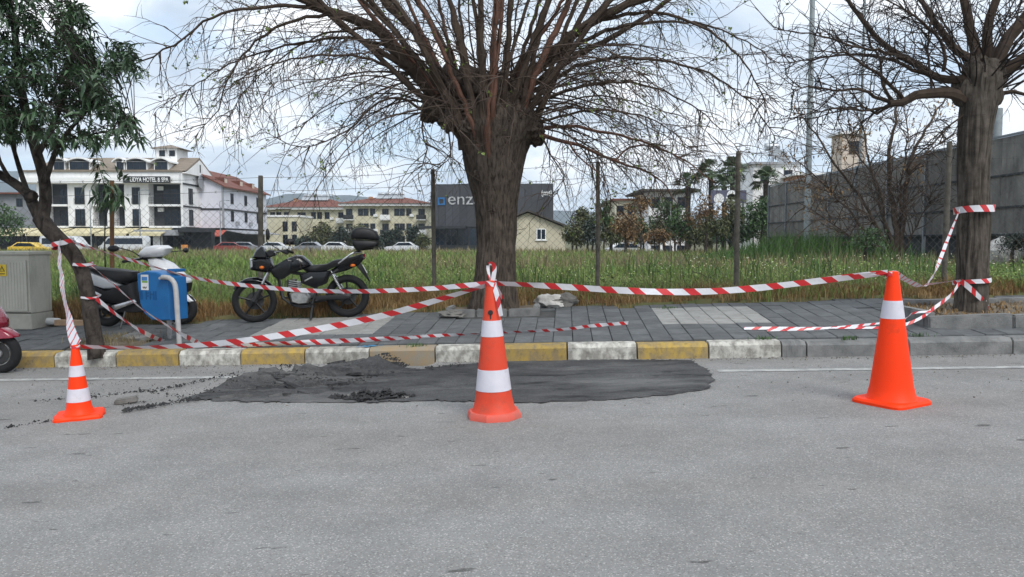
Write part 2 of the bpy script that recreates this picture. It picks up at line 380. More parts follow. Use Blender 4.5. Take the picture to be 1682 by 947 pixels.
mat('cabinet', (0.50, 0.48, 0.41), 0.6, c2=(0.43, 0.41, 0.345), scale=5, lo=.4, hi=.75)
mat('cabinet_plinth', (0.45, 0.43, 0.37), 0.75, c2=(0.34, 0.325, 0.275), scale=6)
mat('gap_dark', (0.03, 0.03, 0.03), 0.9)
mat('sticker_yellow', (0.72, 0.50, 0.02), 0.5)
mat('ink', (0.015, 0.015, 0.015), 0.6)
mat('sticker_white', (0.66, 0.67, 0.66), 0.5)
mat('sticker_green', (0.18, 0.36, 0.07), 0.5)
mat('sticker_blue', (0.06, 0.22, 0.52), 0.5)
mat('plank', (0.45, 0.30, 0.19), 0.8, var=.2)
mat('cardboard', (0.36, 0.27, 0.18), 0.85)
mat('stake', (0.17, 0.085, 0.035), 0.8, var=.25)
mat('fence_post', (0.075, 0.066, 0.052), 0.9, c2=(0.15, 0.135, 0.11), scale=9, bump=.3)
mat('wire', (0.10, 0.095, 0.09), 0.55, .4)
mat('rock', (0.30, 0.285, 0.265), 0.9, c2=(0.60, 0.58, 0.545), scale=6, bump=.5, bscale=20)
mat('rock_dark', (0.11, 0.105, 0.095), 0.9, c2=(.2, .19, .175), scale=9, bump=.5, bscale=30)
mat('panel_concrete', (0.125, 0.118, 0.110), 0.9, c2=(0.215, 0.200, 0.182), scale=1.3, bump=.3, bscale=14, objrand=.16)
mat('panel_steel', (0.21, 0.235, 0.255), 0.55, .4)
mat('dark_base', (0.035, 0.038, 0.042), 0.9, var=.3)
mat('pole_grey', (0.26, 0.29, 0.30), 0.5, .3)
mat('wall_white', (0.80, 0.795, 0.79), 0.8, var=.06, scale=.4)
mat('wall_lilac', (0.66, 0.66, 0.72), 0.8, var=.06, scale=.4)
mat('wall_cream', (0.56, 0.51, 0.35), 0.85, c2=(0.63, 0.60, 0.46), scale=.35)
mat('wall_house', (0.54, 0.49, 0.37), 0.85, var=.07, scale=.7)
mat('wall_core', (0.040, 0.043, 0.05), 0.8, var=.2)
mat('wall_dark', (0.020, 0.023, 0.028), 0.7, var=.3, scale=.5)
mat('wall_grey', (0.22, 0.23, 0.25), 0.8, var=.15, scale=.4)
mat('letter_grey', (0.42, 0.42, 0.43), .6)
mat('wall_enza', (0.044, 0.045, 0.052), 0.5, var=.15, scale=.2, objrand=.10)
mat('wall_brick', (0.34, 0.17, 0.09), 0.85, var=.2, scale=3)
mat('wall_beige', (0.58, 0.49, 0.41), 0.85, var=.1, scale=.5)
mat('roof_tile', (0.115, 0.034, 0.022), 0.85, c2=(0.18, 0.062, 0.04), scale=1.2, bump=.4, bscale=6)
mat('roof_tan', (0.215, 0.175, 0.135), 0.85, var=.15, scale=1.5)
mat('roof_old', (0.07, 0.062, 0.055), 0.9, var=.3, scale=2)
mat('trim_white', (0.78, 0.78, 0.77), 0.7, var=.04)
mat('trim_grey', (0.30, 0.31, 0.33), 0.7, var=.1)
mat('frame_dark', (0.02, 0.022, 0.026), 0.5)
mat('glass', (0.010, 0.018, 0.030), 0.12, var=.3, scale=.6, spec=.35, objrand=.5)
mat('awning', (0.62, 0.55, 0.34), 0.75, var=.1, scale=.8)
mat('awning_red', (0.42, 0.10, 0.07), 0.75, var=.1)
mat('car_white', (0.60, 0.61, 0.62), 0.3, var=.05, coat=.4)
mat('car_grey', (0.25, 0.26, 0.28), 0.3, .3, coat=.4)
mat('car_red', (0.22, 0.035, 0.03), 0.3, coat=.4)
mat('car_yellow', (0.70, 0.46, 0.04), 0.35, coat=.3)
mat('tank_metal', (0.42, 0.44, 0.46), 0.35, .6)
mat('solar', (0.05, 0.06, 0.085), 0.15, .2)
mat('hill', (0.030, 0.045, 0.050), 0.95, var=.3, scale=.004)
mat('logo_blue', (0.015, 0.13, 0.34), 0.5)
mat('sign_orange', (0.62, 0.25, 0.06), 0.6)
mat('hoarding', (0.09, 0.09, 0.14), 0.5)
mat('roof_blue', (0.10, 0.135, 0.19), 0.6, var=.1)
def tape_mat(name, red):
    m = bpy.data.materials.new(name); m.use_nodes = True; MATS[name] = m
    nt = m.node_tree; L = nt.links.new; N = nt.nodes.new; p = nt.nodes['Principled BSDF']
    uvn = N('ShaderNodeUVMap'); uvn.uv_map = 'UVMap'
    sx = N('ShaderNodeSeparateXYZ'); L(uvn.outputs[0], sx.inputs[0])
    fr = N('ShaderNodeMath'); fr.operation = 'FRACT'; ad = N('ShaderNodeMath'); ad.operation = 'MULTIPLY_ADD'
    L(sx.outputs['Y'], ad.inputs[0]); ad.inputs[1].default_value = 0.28; L(sx.outputs['X'], ad.inputs[2]); L(ad.outputs[0], fr.inputs[0])
    lt = N('ShaderNodeMath'); lt.operation = 'LESS_THAN'; L(fr.outputs[0], lt.inputs[0]); lt.inputs[1].default_value = red
    n = N('ShaderNodeTexNoise'); n.inputs['Scale'].default_value = 40; tc = N('ShaderNodeTexCoord'); L(tc.outputs['Object'], n.inputs['Vector'])
    mx = N('ShaderNodeMix'); mx.data_type = 'RGBA'; L(lt.outputs[0], mx.inputs['Factor'])
    mx.inputs['A'].default_value = (0.68, 0.67, 0.70, 1); mx.inputs['B'].default_value = (0.56, 0.025, 0.03, 1)
    L(mx.outputs['Result'], p.inputs['Base Color']); p.inputs['Roughness'].default_value = 0.38
    bp = N('ShaderNodeBump'); bp.inputs['Strength'].default_value = .25; bp.inputs['Distance'].default_value = .01
    L(n.outputs['Fac'], bp.inputs['Height']); L(bp.outputs[0], p.inputs['Normal'])
tape_mat('tape', .41); tape_mat('tape_folded', .24)
grime('cone_old', (.20, .06, .04), .55, 6, .52, .72); grime('cone_old_base', (.22, .14, .12), .6, 8, .48, .7)
grime('cone_new', (.50, .045, .012), .6, 5, .56, .74); grime('cone_band', (.30, .29, .30), .5, 10, .55, .75)
grime('kerb_white', (.10, .095, .085), .7, 16, .52, .72); grime('kerb_yellow', (.10, .085, .06), .7, 16, .52, .72); grime('kerb_grey', (.06, .06, .058), .6, 9, .52, .72)
grime('panel_concrete', (.045, .043, .042), .75, 2.2, .47, .68, (1, 1, .22)); grime('cabinet', (.16, .15, .12), .5, 7, .52, .75, (1, 1, .25))
grime('wall_white', (.40, .39, .37), .5, .8, .5, .75, (1, 1, .3)); grime('wall_cream', (.30, .27, .20), .5, .6, .5, .75, (1, 1, .4)); grime('wall_lilac', (.38, .38, .42), .5, .6, .5, .75, (1, 1, .3)); grime('wall_house', (.28, .24, .17), .5, 1.0, .5, .75, (1, 1, .4))
grime('paver', (.055, .056, .055), .7, 6, .5, .72); grime('paver', (.20, .195, .18), .35, 14, .58, .75); grime('fresh_asphalt', (.16, .158, .153), .75, 2.4, .50, .70, (.35, 1.4, 1)); grime('fresh_asphalt', (.012, .012, .013), .85, 3.2, .54, .64, (.4, 1.6, 1))
grime('asphalt', (.29, .27, .235), .28, .7, .52, .75, (.35, 1.1, 1)); grime('asphalt', (.11, .11, .11), .55, 5.0, .64, .80, (.35, 1.2, 1)); grime('bin_blue', (.012, .07, .17), .55, 6, .5, .72)
grime('scooter_white', (.30, .30, .30), .4, 8, .55, .75)

# ================================================================== ground, road, paving
def grid_mesh(name, us, vs_, hf, m):
    nu, nv = len(us), len(vs_); V = []
    for v in vs_:
        for u in us:
            p = S(u, v); p.z = hf(u, v); V.append(p)
    Fc = [(j*nu+i, j*nu+i+1, (j+1)*nu+i+1, (j+1)*nu+i) for j in range(nv-1) for i in range(nu-1)]
    me = bpy.data.meshes.new(name); me.from_pydata([tuple(p) for p in V], [], Fc)
    me.polygons.foreach_set('use_smooth', [True]*len(Fc)); me.update()
    return structure(link(me, name, m))
def ground_h(u, v):
    e = edge_v(u)
    if v < -0.0: return H(u, v) - 0.6
    if v < e-0.10: return H(u, v) - 0.35
    k = min(1, (v-e+0.10)/0.12)
    return H(u, v) - 0.35*(1-k) + k*(0.012 + 0.035*noise.noise(Vector((u*1.7, v*2.5, 0))) + (0.03 if v < e+1 else 0.06*noise.noise(Vector((u*.3, v*.3, 4)))))
us = [-3500, -2000, -600, -200, -80, -40, -25] + list(np.arange(-16, 16.01, .25)) + [25, 40, 80, 200, 600, 2000, 3500]
vs_ = [-3500, -1500, -300, -60, -20, -5, -.5, .5] + list(np.arange(1.5, 4, .1)) + list(np.arange(4, 30, 1)) + list(np.arange(30, 110, 8)) + [200, 500, 1500, 2500, 3500]
grid_mesh('ground', us, vs_, ground_h, 'field')

# the road: a coarse sheet with a finely divided piece where it has broken up
_h1, _h2 = uv_of(*hit(607, 654, road=True)[:2]), uv_of(*hit(676, 606, road=True)[:2])
HOLES += [(_h1[0], _h1[1]+.03, .33, .15, .10), (_h2[0], -.10, .24, .10, .09)]
def road_h(u, v):
    z = 0.025*min(14, max(-14, u))
    if -4.6 < u < 3.2 and -2.3 < v < 0.02:   # the broken stretch
        for (hu, hv, ru, rv, d) in HOLES:
            q = ((u-hu)/ru)**2 + ((v-hv)/rv)**2 + .5*noise.noise(Vector((u*9, v*9, 2)))
            if q < 1.2: z -= d*min(1, (1.2-q)*1.6)
    return z
ru = [-70, -30, -14, -4.6] + list(np.arange(-4.55, 3.2, .05)) + [3.2, 14, 30, 70]
rv = [-9.5, -6, -2.3] + list(np.arange(-2.26, 0.0, .04)) + [0.06]
grid_mesh('road', ru, rv, road_h, 'asphalt')

# painted edge line: worn strips
def strip(name, u0, u1, v0, v1, m, h=.004, step=.25):
    mb = MB(); n = max(1, int((u1-u0)/step)); V = []; Fc = []
    for i in range(n+1):
        u = u0+(u1-u0)*i/n; j = .012*noise.noise(Vector((u*3, 1, 5)))
        a = S(u, v0+j); b = S(u, v1+j*.6); a.z = road_h(u, v0)+h; b.z = road_h(u, v1)+h; V += [a, b]
    Fc = [(2*i, 2*i+2, 2*i+3, 2*i+1) for i in range(n)]
    mb.add(V, Fc); return structure(mb.build(name, m))
uL = uv_of(*hit(380, 622, road=True)[:2]); uR = uv_of(*hit(1175, 606, road=True)[:2])
vl = (uv_of(*hit(60, 624, road=True)[:2])[1] + uv_of(*hit(1640, 603, road=True)[:2])[1])/2
strip('road_line', -14, uL[0], vl-.055, vl+.055, 'line_paint')
strip('road_line', uR[0], 14, vl-.055, vl+.055, 'line_paint')

# fresh asphalt patch with crumbled edges
PATCH = [(298,656),(340,643),(385,632),(425,622),(470,624),(505,612),(540,598),(585,591),(630,590),(655,604),(700,607),(735,600),(830,594),(1000,589),(1135,592),(1162,606),(1171,624),(1160,640),(1100,649),(1000,657),(880,662),(760,660),(680,659),(600,662),(520,661),(430,661),(350,659)]
PUV = [uv_of(*hit(x, y, road=True)[:2]) for x, y in PATCH]
PUV = [(u, min(v, -0.012)) for u, v in PUV]
def in_poly(x, y, P):
    c = False; j = len(P)-1
    for i in range(len(P)):
        if (P[i][1] > y) != (P[j][1] > y) and x < (P[j][0]-P[i][0])*(y-P[i][1])/(P[j][1]-P[i][1])+P[i][0]: c = not c
        j = i
    return c
def edge_d(x, y, P):
    best = 9
    for i in range(len(P)):
        ax, ay = P[i-1]; bx, by = P[i]; dx, dy = bx-ax, by-ay; l = dx*dx+dy*dy or 1e-9
        t = min(1, max(0, ((x-ax)*dx+(y-ay)*dy)/l)); best = min(best, math.hypot(x-ax-dx*t, y-ay-dy*t))
    return best
def ridge(u, v):
    """the heave that runs diagonally across the left of the patch, and the lip by the kerb"""
    a = Vector((-2.75, -1.45)); b = Vector((-1.2, -.35)); p = Vector((u, v)); d = b-a
    t = min(1, max(0, (p-a).dot(d)/d.dot(d))); q = (p-a-d*t).length + .05*noise.noise(Vector((u*6, v*6, 1)))
    r = .085*math.exp(-(q/.11)**2)*(.5+.5*math.sin(math.pi*min(1, t*1.1)))
    r += .10*math.exp(-((u+1.25)/.33)**2-((v+.10)/.17)**2)
    r += .045*math.exp(-((u+2.1)/.35)**2-((v+.95)/.14)**2)
    return r
def patch_obj():
    du, dv = .022, .022
    u0, u1 = min(p[0] for p in PUV), max(p[0] for p in PUV); v0, v1 = min(p[1] for p in PUV), max(p[1] for p in PUV)
    nu, nv = int((u1-u0)/du)+3, int((v1-v0)/dv)+3; idx = {}; V = []; Fc = []
    def vert(i, j):
        if (i, j) not in idx:
            u, v = u0+(i-1)*du, v0+(j-1)*dv
            w = min(1.0, edge_d(u, v, PUV)/.05)
            nzv = noise.noise(Vector((u*9, v*9, 0)))*.5 + noise.noise(Vector((u*24, v*24, 3)))*.35
            cr = noise.noise(Vector((u*3.2, v*7.0, 9)))
            rough = .5 + 1.6*sst((-u-.7)/.6)
            z = road_h(u, v) + .005 + w*(.010 + .010*rough*nzv + ridge(u, v)*(1+.5*nzv) - (.014*rough*sst((cr-.22)/.06)) - .010*rough*sst((noise.noise(Vector((u*5, v*13, 29)))-.3)/.05))
            z = max(z, road_h(u, v)+.003)
            p = S(u, v); p.z = z; idx[(i, j)] = len(V); V.append(tuple(p))
        return idx[(i, j)]
    for j in range(nv):
        for i in range(nu):
            u, v = u0+(i-.5)*du, v0+(j-.5)*dv
            k = .06 if u < -.6 else .035
            uu = u + k*(noise.noise(Vector((u*9, v*9, 7)))+.5*noise.noise(Vector((u*27, v*27, 7)))); vv = v + k*(noise.noise(Vector((u*9, v*9, 17)))+.5*noise.noise(Vector((u*27, v*27, 17))))
            if in_poly(uu, vv, PUV) and v < -.012:
                hole = any(((u-hu)/ru_)**2 + ((v-hv)/rv_)**2 + .5*noise.noise(Vector((u*9, v*9, 2))) < 1.0 for hu, hv, ru_, rv_, d in HOLES)
                if not hole: Fc.append((vert(i, j), vert(i+1, j), vert(i+1, j+1), vert(i, j+1)))
    me = bpy.data.meshes.new('asphalt_patch'); me.from_pydata(V, [], Fc); me.polygons.foreach_set('use_smooth', [True]*len(Fc)); me.set_sharp_from_angle(angle=R(50))
    return structure(link(me, 'asphalt_patch', 'fresh_asphalt'))
patch_obj()

# tar lining of the hole and the crumbs shaken loose along the cracks
def lump(mb, p, r):
    q = [Vector((random.uniform(-1, 1), random.uniform(-1, 1), random.uniform(-.1, 1))) for _ in range(5)]
    k = [Vector((1, 0, 0)), Vector((-.5, .87, 0)), Vector((-.5, -.87, 0)), Vector((.2, .1, .8)), Vector((0, 0, -.5))]
    vs = [p + (a+b*.35)*r for a, b in zip(k, q)]
    mb.add(vs, [(0, 1, 3), (1, 2, 3), (2, 0, 3), (1, 0, 4), (2, 1, 4), (0, 2, 4)])
mb = MB()
CR = [((200, 678), (330, 656), 70, 1.6), ((150, 652), (305, 634), 60, 1.0), ((265, 643), (395, 613), 70, 1.0), ((60, 660), (160, 648), 22, 1.0), ((0, 704), (90, 690), 16, 1.2), ((200, 668), (250, 660), 12, 1), ((230, 640), (300, 655), 20, 1.0),
      ((300, 655), (430, 625), 40, .9), ((430, 622), (560, 628), 60, 1.3), ((540, 640), (640, 612), 50, 1.2), ((610, 592), (662, 606), 80, 1.2), ((700, 608), (760, 600), 26, 1.0)]
for (a, b, n, s) in CR:
    for i in range(int(n*2.6)):
        t = random.random(); w = random.gauss(0, 1.4)
        p = hit(a[0]+(b[0]-a[0])*t+random.gauss(0, 3), a[1]+(b[1]-a[1])*t+w, road=True); u, v = uv_of(p.x, p.y)
        if v > -.02: continue
        r = s*random.choice([.003, .004, .005, .006, .008, .012]); p.z = road_h(u, v) + (.0 if u < -3 else .012+ridge(u, v)) + r*.3
        lump(mb, p, r)
hu, hv, ru_, rv_, _d = HOLES[0]
for i in range(1500):
    a, q = random.uniform(0, 6.28), math.sqrt(random.random())*1.06
    u, v = hu+ru_*q*math.cos(a), hv+rv_*q*math.sin(a); p = S(u, v); r = random.choice([.008, .012, .018, .026]); p.z = road_h(u, v)+r*.2 + (.02 if q > .8 else .0)
    lump(mb, p, r)
for i in range(500):     # thin scatter over the broken end
    u, v = random.gauss(-2.6, 1.0), random.uniform(-1.6, -.1); p = S(u, v); r = random.choice([.003, .004, .006]); p.z = road_h(u, v)+r*.3 + (.012+ridge(u, v) if in_poly(u, v, PUV) else 0)
    lump(mb, p, r)
for i in range(700):     # tar gravel lying in the hollow by the kerb
    a, q = random.uniform(0, 6.28), math.sqrt(random.random())
    u, v = HOLES[1][0]+HOLES[1][2]*q*math.cos(a)-.1, min(-.02, HOLES[1][1]+HOLES[1][3]*q*math.sin(a)); p = S(u, v); r = random.choice([.005, .008, .012, .017]); p.z = road_h(u, v)+r*.2
    lump(mb, p, r)
o = mb.build('asphalt_crumbs', 'tar_crumb', smooth=False, kind='stuff'); o['label'] = 'black crumbs of broken asphalt scattered along the cracks'; o['category'] = 'rubble'

mat('grit', (0.16, 0.145, 0.12), 0.95, island=.6)
mb = MB(); random.seed(23)
for i in range(2600):     # sand and small stones gathered in the gutter
    u = random.uniform(-7, 8); v = -abs(random.gauss(0, .09))-.008
    if random.random() < .35: v = -random.random()**1.5*2.2
    if in_poly(u, v, PUV): continue
    p = S(u, v); r = random.choice([.002, .003, .004, .006, .009]); p.z = road_h(u, v)+r*.3; lump(mb, p, r)
for i in range(500):
    u = random.uniform(-6, 7); v = random.uniform(.22, 2.2); p = S(u, v, .002); lump(mb, p, random.choice([.002, .003, .005]))
o = mb.build('gutter_grit', 'grit', smooth=False, kind='stuff'); o['label'] = 'sand and small stones gathered along the gutter and on the paving'; o['category'] = 'grit'
# plates of broken surface tilted along the heave
random.seed(19)
RID = [((352, 655), (520, 648)), ((400, 640), (500, 628)), ((430, 622), (480, 634)), ((500, 630), (650, 612)), ((540, 600), (640, 592)), ((470, 640), (600, 630)), ((500, 618), (560, 606))]
k = 0
for (a, b) in RID:
    for i in range(5):
        t = (i+random.random())/5; p = hit(a[0]+(b[0]-a[0])*t, a[1]+(b[1]-a[1])*t+random.gauss(0, 1.5), road=True); u, v = uv_of(p.x, p.y)
        if v > -.06: continue
        w, d, h = random.uniform(.05, .14), random.uniform(.03, .08), random.uniform(.018, .034); n = random.randint(5, 7)
        ring = [(math.cos(6.283*j/n+random.uniform(-.3, .3))*w*random.uniform(.75, 1.1), math.sin(6.283*j/n)*d*random.uniform(.75, 1.1)) for j in range(n)]
        m_ = MB(); m_.slab(ring, -h, h*.2); o = m_.build('asphalt_chunk', 'fresh_asphalt', smooth=False)
        o.location = S(u, v); o.location.z = road_h(u, v)+.022+ridge(u, v)*.9; o.rotation_euler = (random.gauss(-.1, .16), random.gauss(0, .14), random.uniform(-.5, .5))
        tag(o, 'broken plate of dark asphalt heaved up in the patched road', 'asphalt chunk', 'broken asphalt plates in the patch'); k += 1

# kerb: one stone at a time
def kerb_proto():
    bm = bmesh.new()
    prof = [(-.30, 0), (.118, 0), (.158, .045), (.160, .20), (-.30, .20)]     # (z, v)
    prof = [(-.30, 0.0), (.122, 0.004), (.158, .04), (.160, .195), (-.30, .195)]
    rows = []
    for x in (-.5, -.494, .494, .5):
        k = .010 if abs(x) == .5 else 0
        rows.append([bm.verts.new((x, min(.195-k, max(k, v)), z-(k if z > 0 else 0))) for z, v in prof])
    for a, b in zip(rows, rows[1:]):
        for j in range(5): bm.faces.new((a[j], b[j], b[(j+1) % 5], a[(j+1) % 5]))
    bm.faces.new(rows[0][::-1]); bm.faces.new(rows[-1]); bmesh.ops.recalc_face_normals(bm, faces=bm.faces)
    return bm
kerb = structure(bpy.data.objects.new('kerb', None)); col.objects.link(kerb); kerb.location = (0, 0, 0)
kmesh = {}
for c in ('kerb_white', 'kerb_yellow', 'kerb_grey', 'kerb_earth'):
    me = bpy.data.meshes.new('kerb_block'); bm = kerb_proto(); bm.to_mesh(me); bm.free(); me.materials.append(M(c)); kmesh[c] = me
def px_u(px): return uv_of(*hit(px, 598 - (px-841)*.0135, road=True)[:2])[0]
bounds = [px_u(x) for x in (-42, 68, 172, 277, 381, 489, 598, 709, 824, 932, 1050, 1171, 1294)]
segs = []; cc = ['kerb_yellow', 'kerb_white']
for i in range(len(bounds)-1): segs.append((bounds[i], bounds[i+1], 'kerb_earth' if i == 6 else cc[i % 2]))
u = bounds[0]; i = 1
while u > -12: segs.append((u-.7, u, cc[i % 2])); u -= .7; i += 1
segs.append((bounds[-1], px_u(1336), 'kerb_grey')); u = px_u(1336)
while u < 12: segs.append((u, u+1.0, 'kerb_grey')); u += 1.0
for a, b, c in segs:
    o = bpy.data.objects.new('kerb_block', kmesh[c]); col.objects.link(o); o.parent = kerb
    um = (a+b)/2; o.location = S(um, random.uniform(-.006, .006)-.0); o.location.z = 0.025*min(14, max(-14, um)) + random.uniform(-.006, .006)
    o.rotation_euler = (random.uniform(-.012, .012), -math.atan(.025), A4 + random.uniform(-.006, .006)); o.scale = (b-a-.012, 1, 1)
# blue spray on two stones
mb = MB()
for (x, y) in ((598, 577), (664+0, 0))[:1]:
    p = hit(x, 600, road=True); u0 = uv_of(p.x, p.y)[0]
    for i in range(26):
        uu = u0+random.gauss(0, .05); w = random.uniform(.01, .035); vv = random.uniform(.05, .19)
        q = S(uu, vv); q.z = 0.025*uu+.1645+random.uniform(0, .0012); mb.slab([(q.x-w, q.y-.01), (q.x+w, q.y-.008), (q.x+w*.8, q.y+.012), (q.x-w*.9, q.y+.01)], q.z, q.z+.0008)
mb.build('spray_mark', 'spray_blue', kerb)

# pavers
PW, PD = .21, .30
walk = grid_mesh('sidewalk', list(np.arange(-14, 14.1, .5)), [.19, 1, 1.8, 2.5, 3.0], lambda u, v: H(u, v)-.028, 'mortar')
def paver_mesh(m, w=PW, d=PD):
    me = bpy.data.meshes.new('paver'); bm = bmesh.new(); bmesh.ops.create_cube(bm, size=1)
    for v in bm.verts: v.co = Vector((v.co.x*(w-.006), v.co.y*(d-.006), v.co.z*.06-.03))
    top = [e for e in bm.edges if all(v.co.z > -.01 for v in e.verts)]
    bmesh.ops.bevel(bm, geom=top, offset=.006, segments=1, affect='EDGES')
    bm.to_mesh(me); bm.free(); me.materials.append(M(m)); return me
pm = {m: paver_mesh(m) for m in ('paver', 'paver_pale')}
lp = [uv_of(*hit(x, y)[:2]) for x, y in ((1082, 541), (1262, 535), (608, 551), (470, 552))]
def pale(i, j):
    uc = (i+.5)*PW
    if 3 <= j <= 6 and 0 <= uc-lp[0][0] < 6*PW: return True
    if 2 <= j <= 5 and lp[2][0]-7*PW < uc <= lp[2][0]: return True
    return False
cells = []
for i in range(-66, 67):
    for j in range(0, 10):
        uc, vc = (i+.5)*PW, .205+(j+.5)*PD
        if vc > edge_v(uc)-.02: continue
        p = S(uc, vc)
        # tree pits
        if any(abs(uc-a) < w/2 and abs(vc-b) < d/2 for a, b, w, d in ((-.18, 1.95, 1.25, .75), (5.55, 1.05, 1.9, 1.35), (-4.62, .62, .75, .62))): continue
        cells.append((p.x*p.x+p.y*p.y, i, j, uc, vc, abs(p.x)/p.y < .70))
cells.sort(key=lambda c: (not c[5], c[0]))
SLP = math.atan(.025); CSL = math.atan(.07); rest = MB()
Rm = Matrix.Rotation(A4, 3, 'Z') @ Matrix.Rotation(-SLP, 3, 'Y') @ Matrix.Rotation(CSL, 3, 'X')
for k, (d_, i, j, uc, vc, vis) in enumerate(cells):
    p = S(uc, vc, random.gauss(0, .0022)); tilt = Matrix.Rotation(random.gauss(0, .010), 3, 'X') @ Matrix.Rotation(random.gauss(0, .010), 3, 'Y') @ Matrix.Rotation(random.gauss(0, .006), 3, 'Z')
    R3 = Rm @ tilt
    if k < 300 or pale(i, j):
        o = bpy.data.objects.new('paver', pm['paver_pale' if pale(i, j) else 'paver']); col.objects.link(o); o.parent = walk
        o.location = p; o.rotation_euler = R3.to_euler()
    else:
        rest.box(p+R3 @ Vector((0, 0, -.03)), (PW-.008, PD-.008, .06), R3)
rest.build('paving_beyond', 'paver', walk, smooth=False, kind='stuff')

# ================================================================== traffic cones
def cone(px, pyc, top_py, label, body_mat, base_mat, r_bot, r_top, bands, base, base_h, rz, slot=None):
    p = hit(px, pyc, road=True); Y = p.y
    h = U(px, top_py, Y).z - p.z
    t = thing('traffic_cone', label, 'traffic cone', p, rz); t.rotation_euler = (0, -SLP, rz)
    rad = lambda z: r_bot + (r_top-r_bot)*(z-base_h)/(h-base_h)
    zs = [base_h-.004] + [base_h+(h-base_h)*k/10 for k in range(11)]
    prof = [(r_bot+.022, base_h-.004), (r_bot+.008, base_h+.012)] + [(rad(z), z) for z in zs[2:]] + [(r_top*.75, h+.004), (r_top*.3, h+.005)]
    MB().lathe(prof, k=32).build('body', body_mat, t)
    b = MB(); n = 48; V = []
    for (k, z) in ((1.0, 0.0), (1.0, base_h*.55), (.94, base_h), (.3, base_h)):
        for i in range(n):
            a = 2*math.pi*i/n; r = base(a)*k; V.append((r*math.cos(a), r*math.sin(a), z))
    b.add(V, [(j*n+i, j*n+(i+1) % n, (j+1)*n+(i+1) % n, (j+1)*n+i) for j in range(3) for i in range(n)] + [tuple(range(n-1, -1, -1)), tuple(3*n+i for i in range(n))])
    b.build('base', base_mat, t, ang=30)
    ybase = CY + 0  # band heights from their share of the cone's height
    for f0, f1 in bands:
        z0, z1 = h*f0, h*f1
        MB().lathe([(rad(z0)+.0005, z0), (rad(z0)+.0025, z0+.001), (rad(z1)+.0025, z1-.001), (rad(z1)+.0005, z1)], k=32, cap=False).build('reflective_band', 'cone_band', t)
    if slot:
        z = h*slot; m_ = MB()
        yy = -rad(z)
        rot = Matrix.Rotation(-rz, 3, 'Z')
        m_.lathe([(.001, -.004), (.018, -.004), (.018, .006), (.001, .006)], k=14, axis='Y')
        m_.box((0, 0, -.035), (.010, .008, .05))
        m_.v = [tuple(rot @ (Vector(v)+Vector((-.006, yy-.001, z)))) for v in m_.v]
        m_.build('slot', 'ink', t)
    return t, p + Vector((-.025*h, 0, h))
def square(s, rnd=.12, wav=0.0):
    def f(a):
        c, d = abs(math.cos(a)), abs(math.sin(a)); q = 7
        return s/((c**q+d**q)**(1/q)) * (1+wav*math.sin(a*8+.6))
    return f
def octo(s): return lambda a: s/math.cos(((a+math.pi/8) % (math.pi/4)) - math.pi/8)
cone_l, TL = cone(131, 684, 567, 'small bright orange cone with two white bands beside the broken road edge', 'cone_new', 'cone_new', .092, .024, [(.225, .405), (.575, .725)], square(.165, wav=.03), .030, R(22))
cone_m, TM = cone(812, 684, 461, 'faded orange cone with two white bands and octagonal foot on the asphalt patch', 'cone_old', 'cone_old_base', .142, .032, [(.205, .36), (.598, .715)], octo(.183), .05, R(8), slot=.775)
cone_r, TR = cone(1464, 661, 446, 'tall bright orange cone with a single white band tied near the right tree', 'cone_new', 'cone_new', .158, .034, [(.650, .785)], square(.205), .035, R(28))

# ================================================================== tree trunks (positions first, tapes need them)
YL = hit(158, 577).y
YM = hit(812, 509).y
YR = hit(1595, 521).y
def tube_tree(mb, pts, rad, k=16, lump_=.12, fs=9, step=.06, ridges=0.0, nr=11):
    P, rr = catmull_r(pts, rad, step)
    def jit(i, a):
        q = P[i]; w = Vector((math.cos(a)*1.6, math.sin(a)*1.6, q.z*fs*.25))
        return 1 + lump_*noise.noise(w*1.3 + Vector((q.x, 0, 0))) + ridges*abs(noise.noise(Vector((math.cos(a)*nr*.5, math.sin(a)*nr*.5, q.z*1.1))))*1.6 - ridges*.4
    mb.tube(P, rr, k, jit=jit); return P, rr

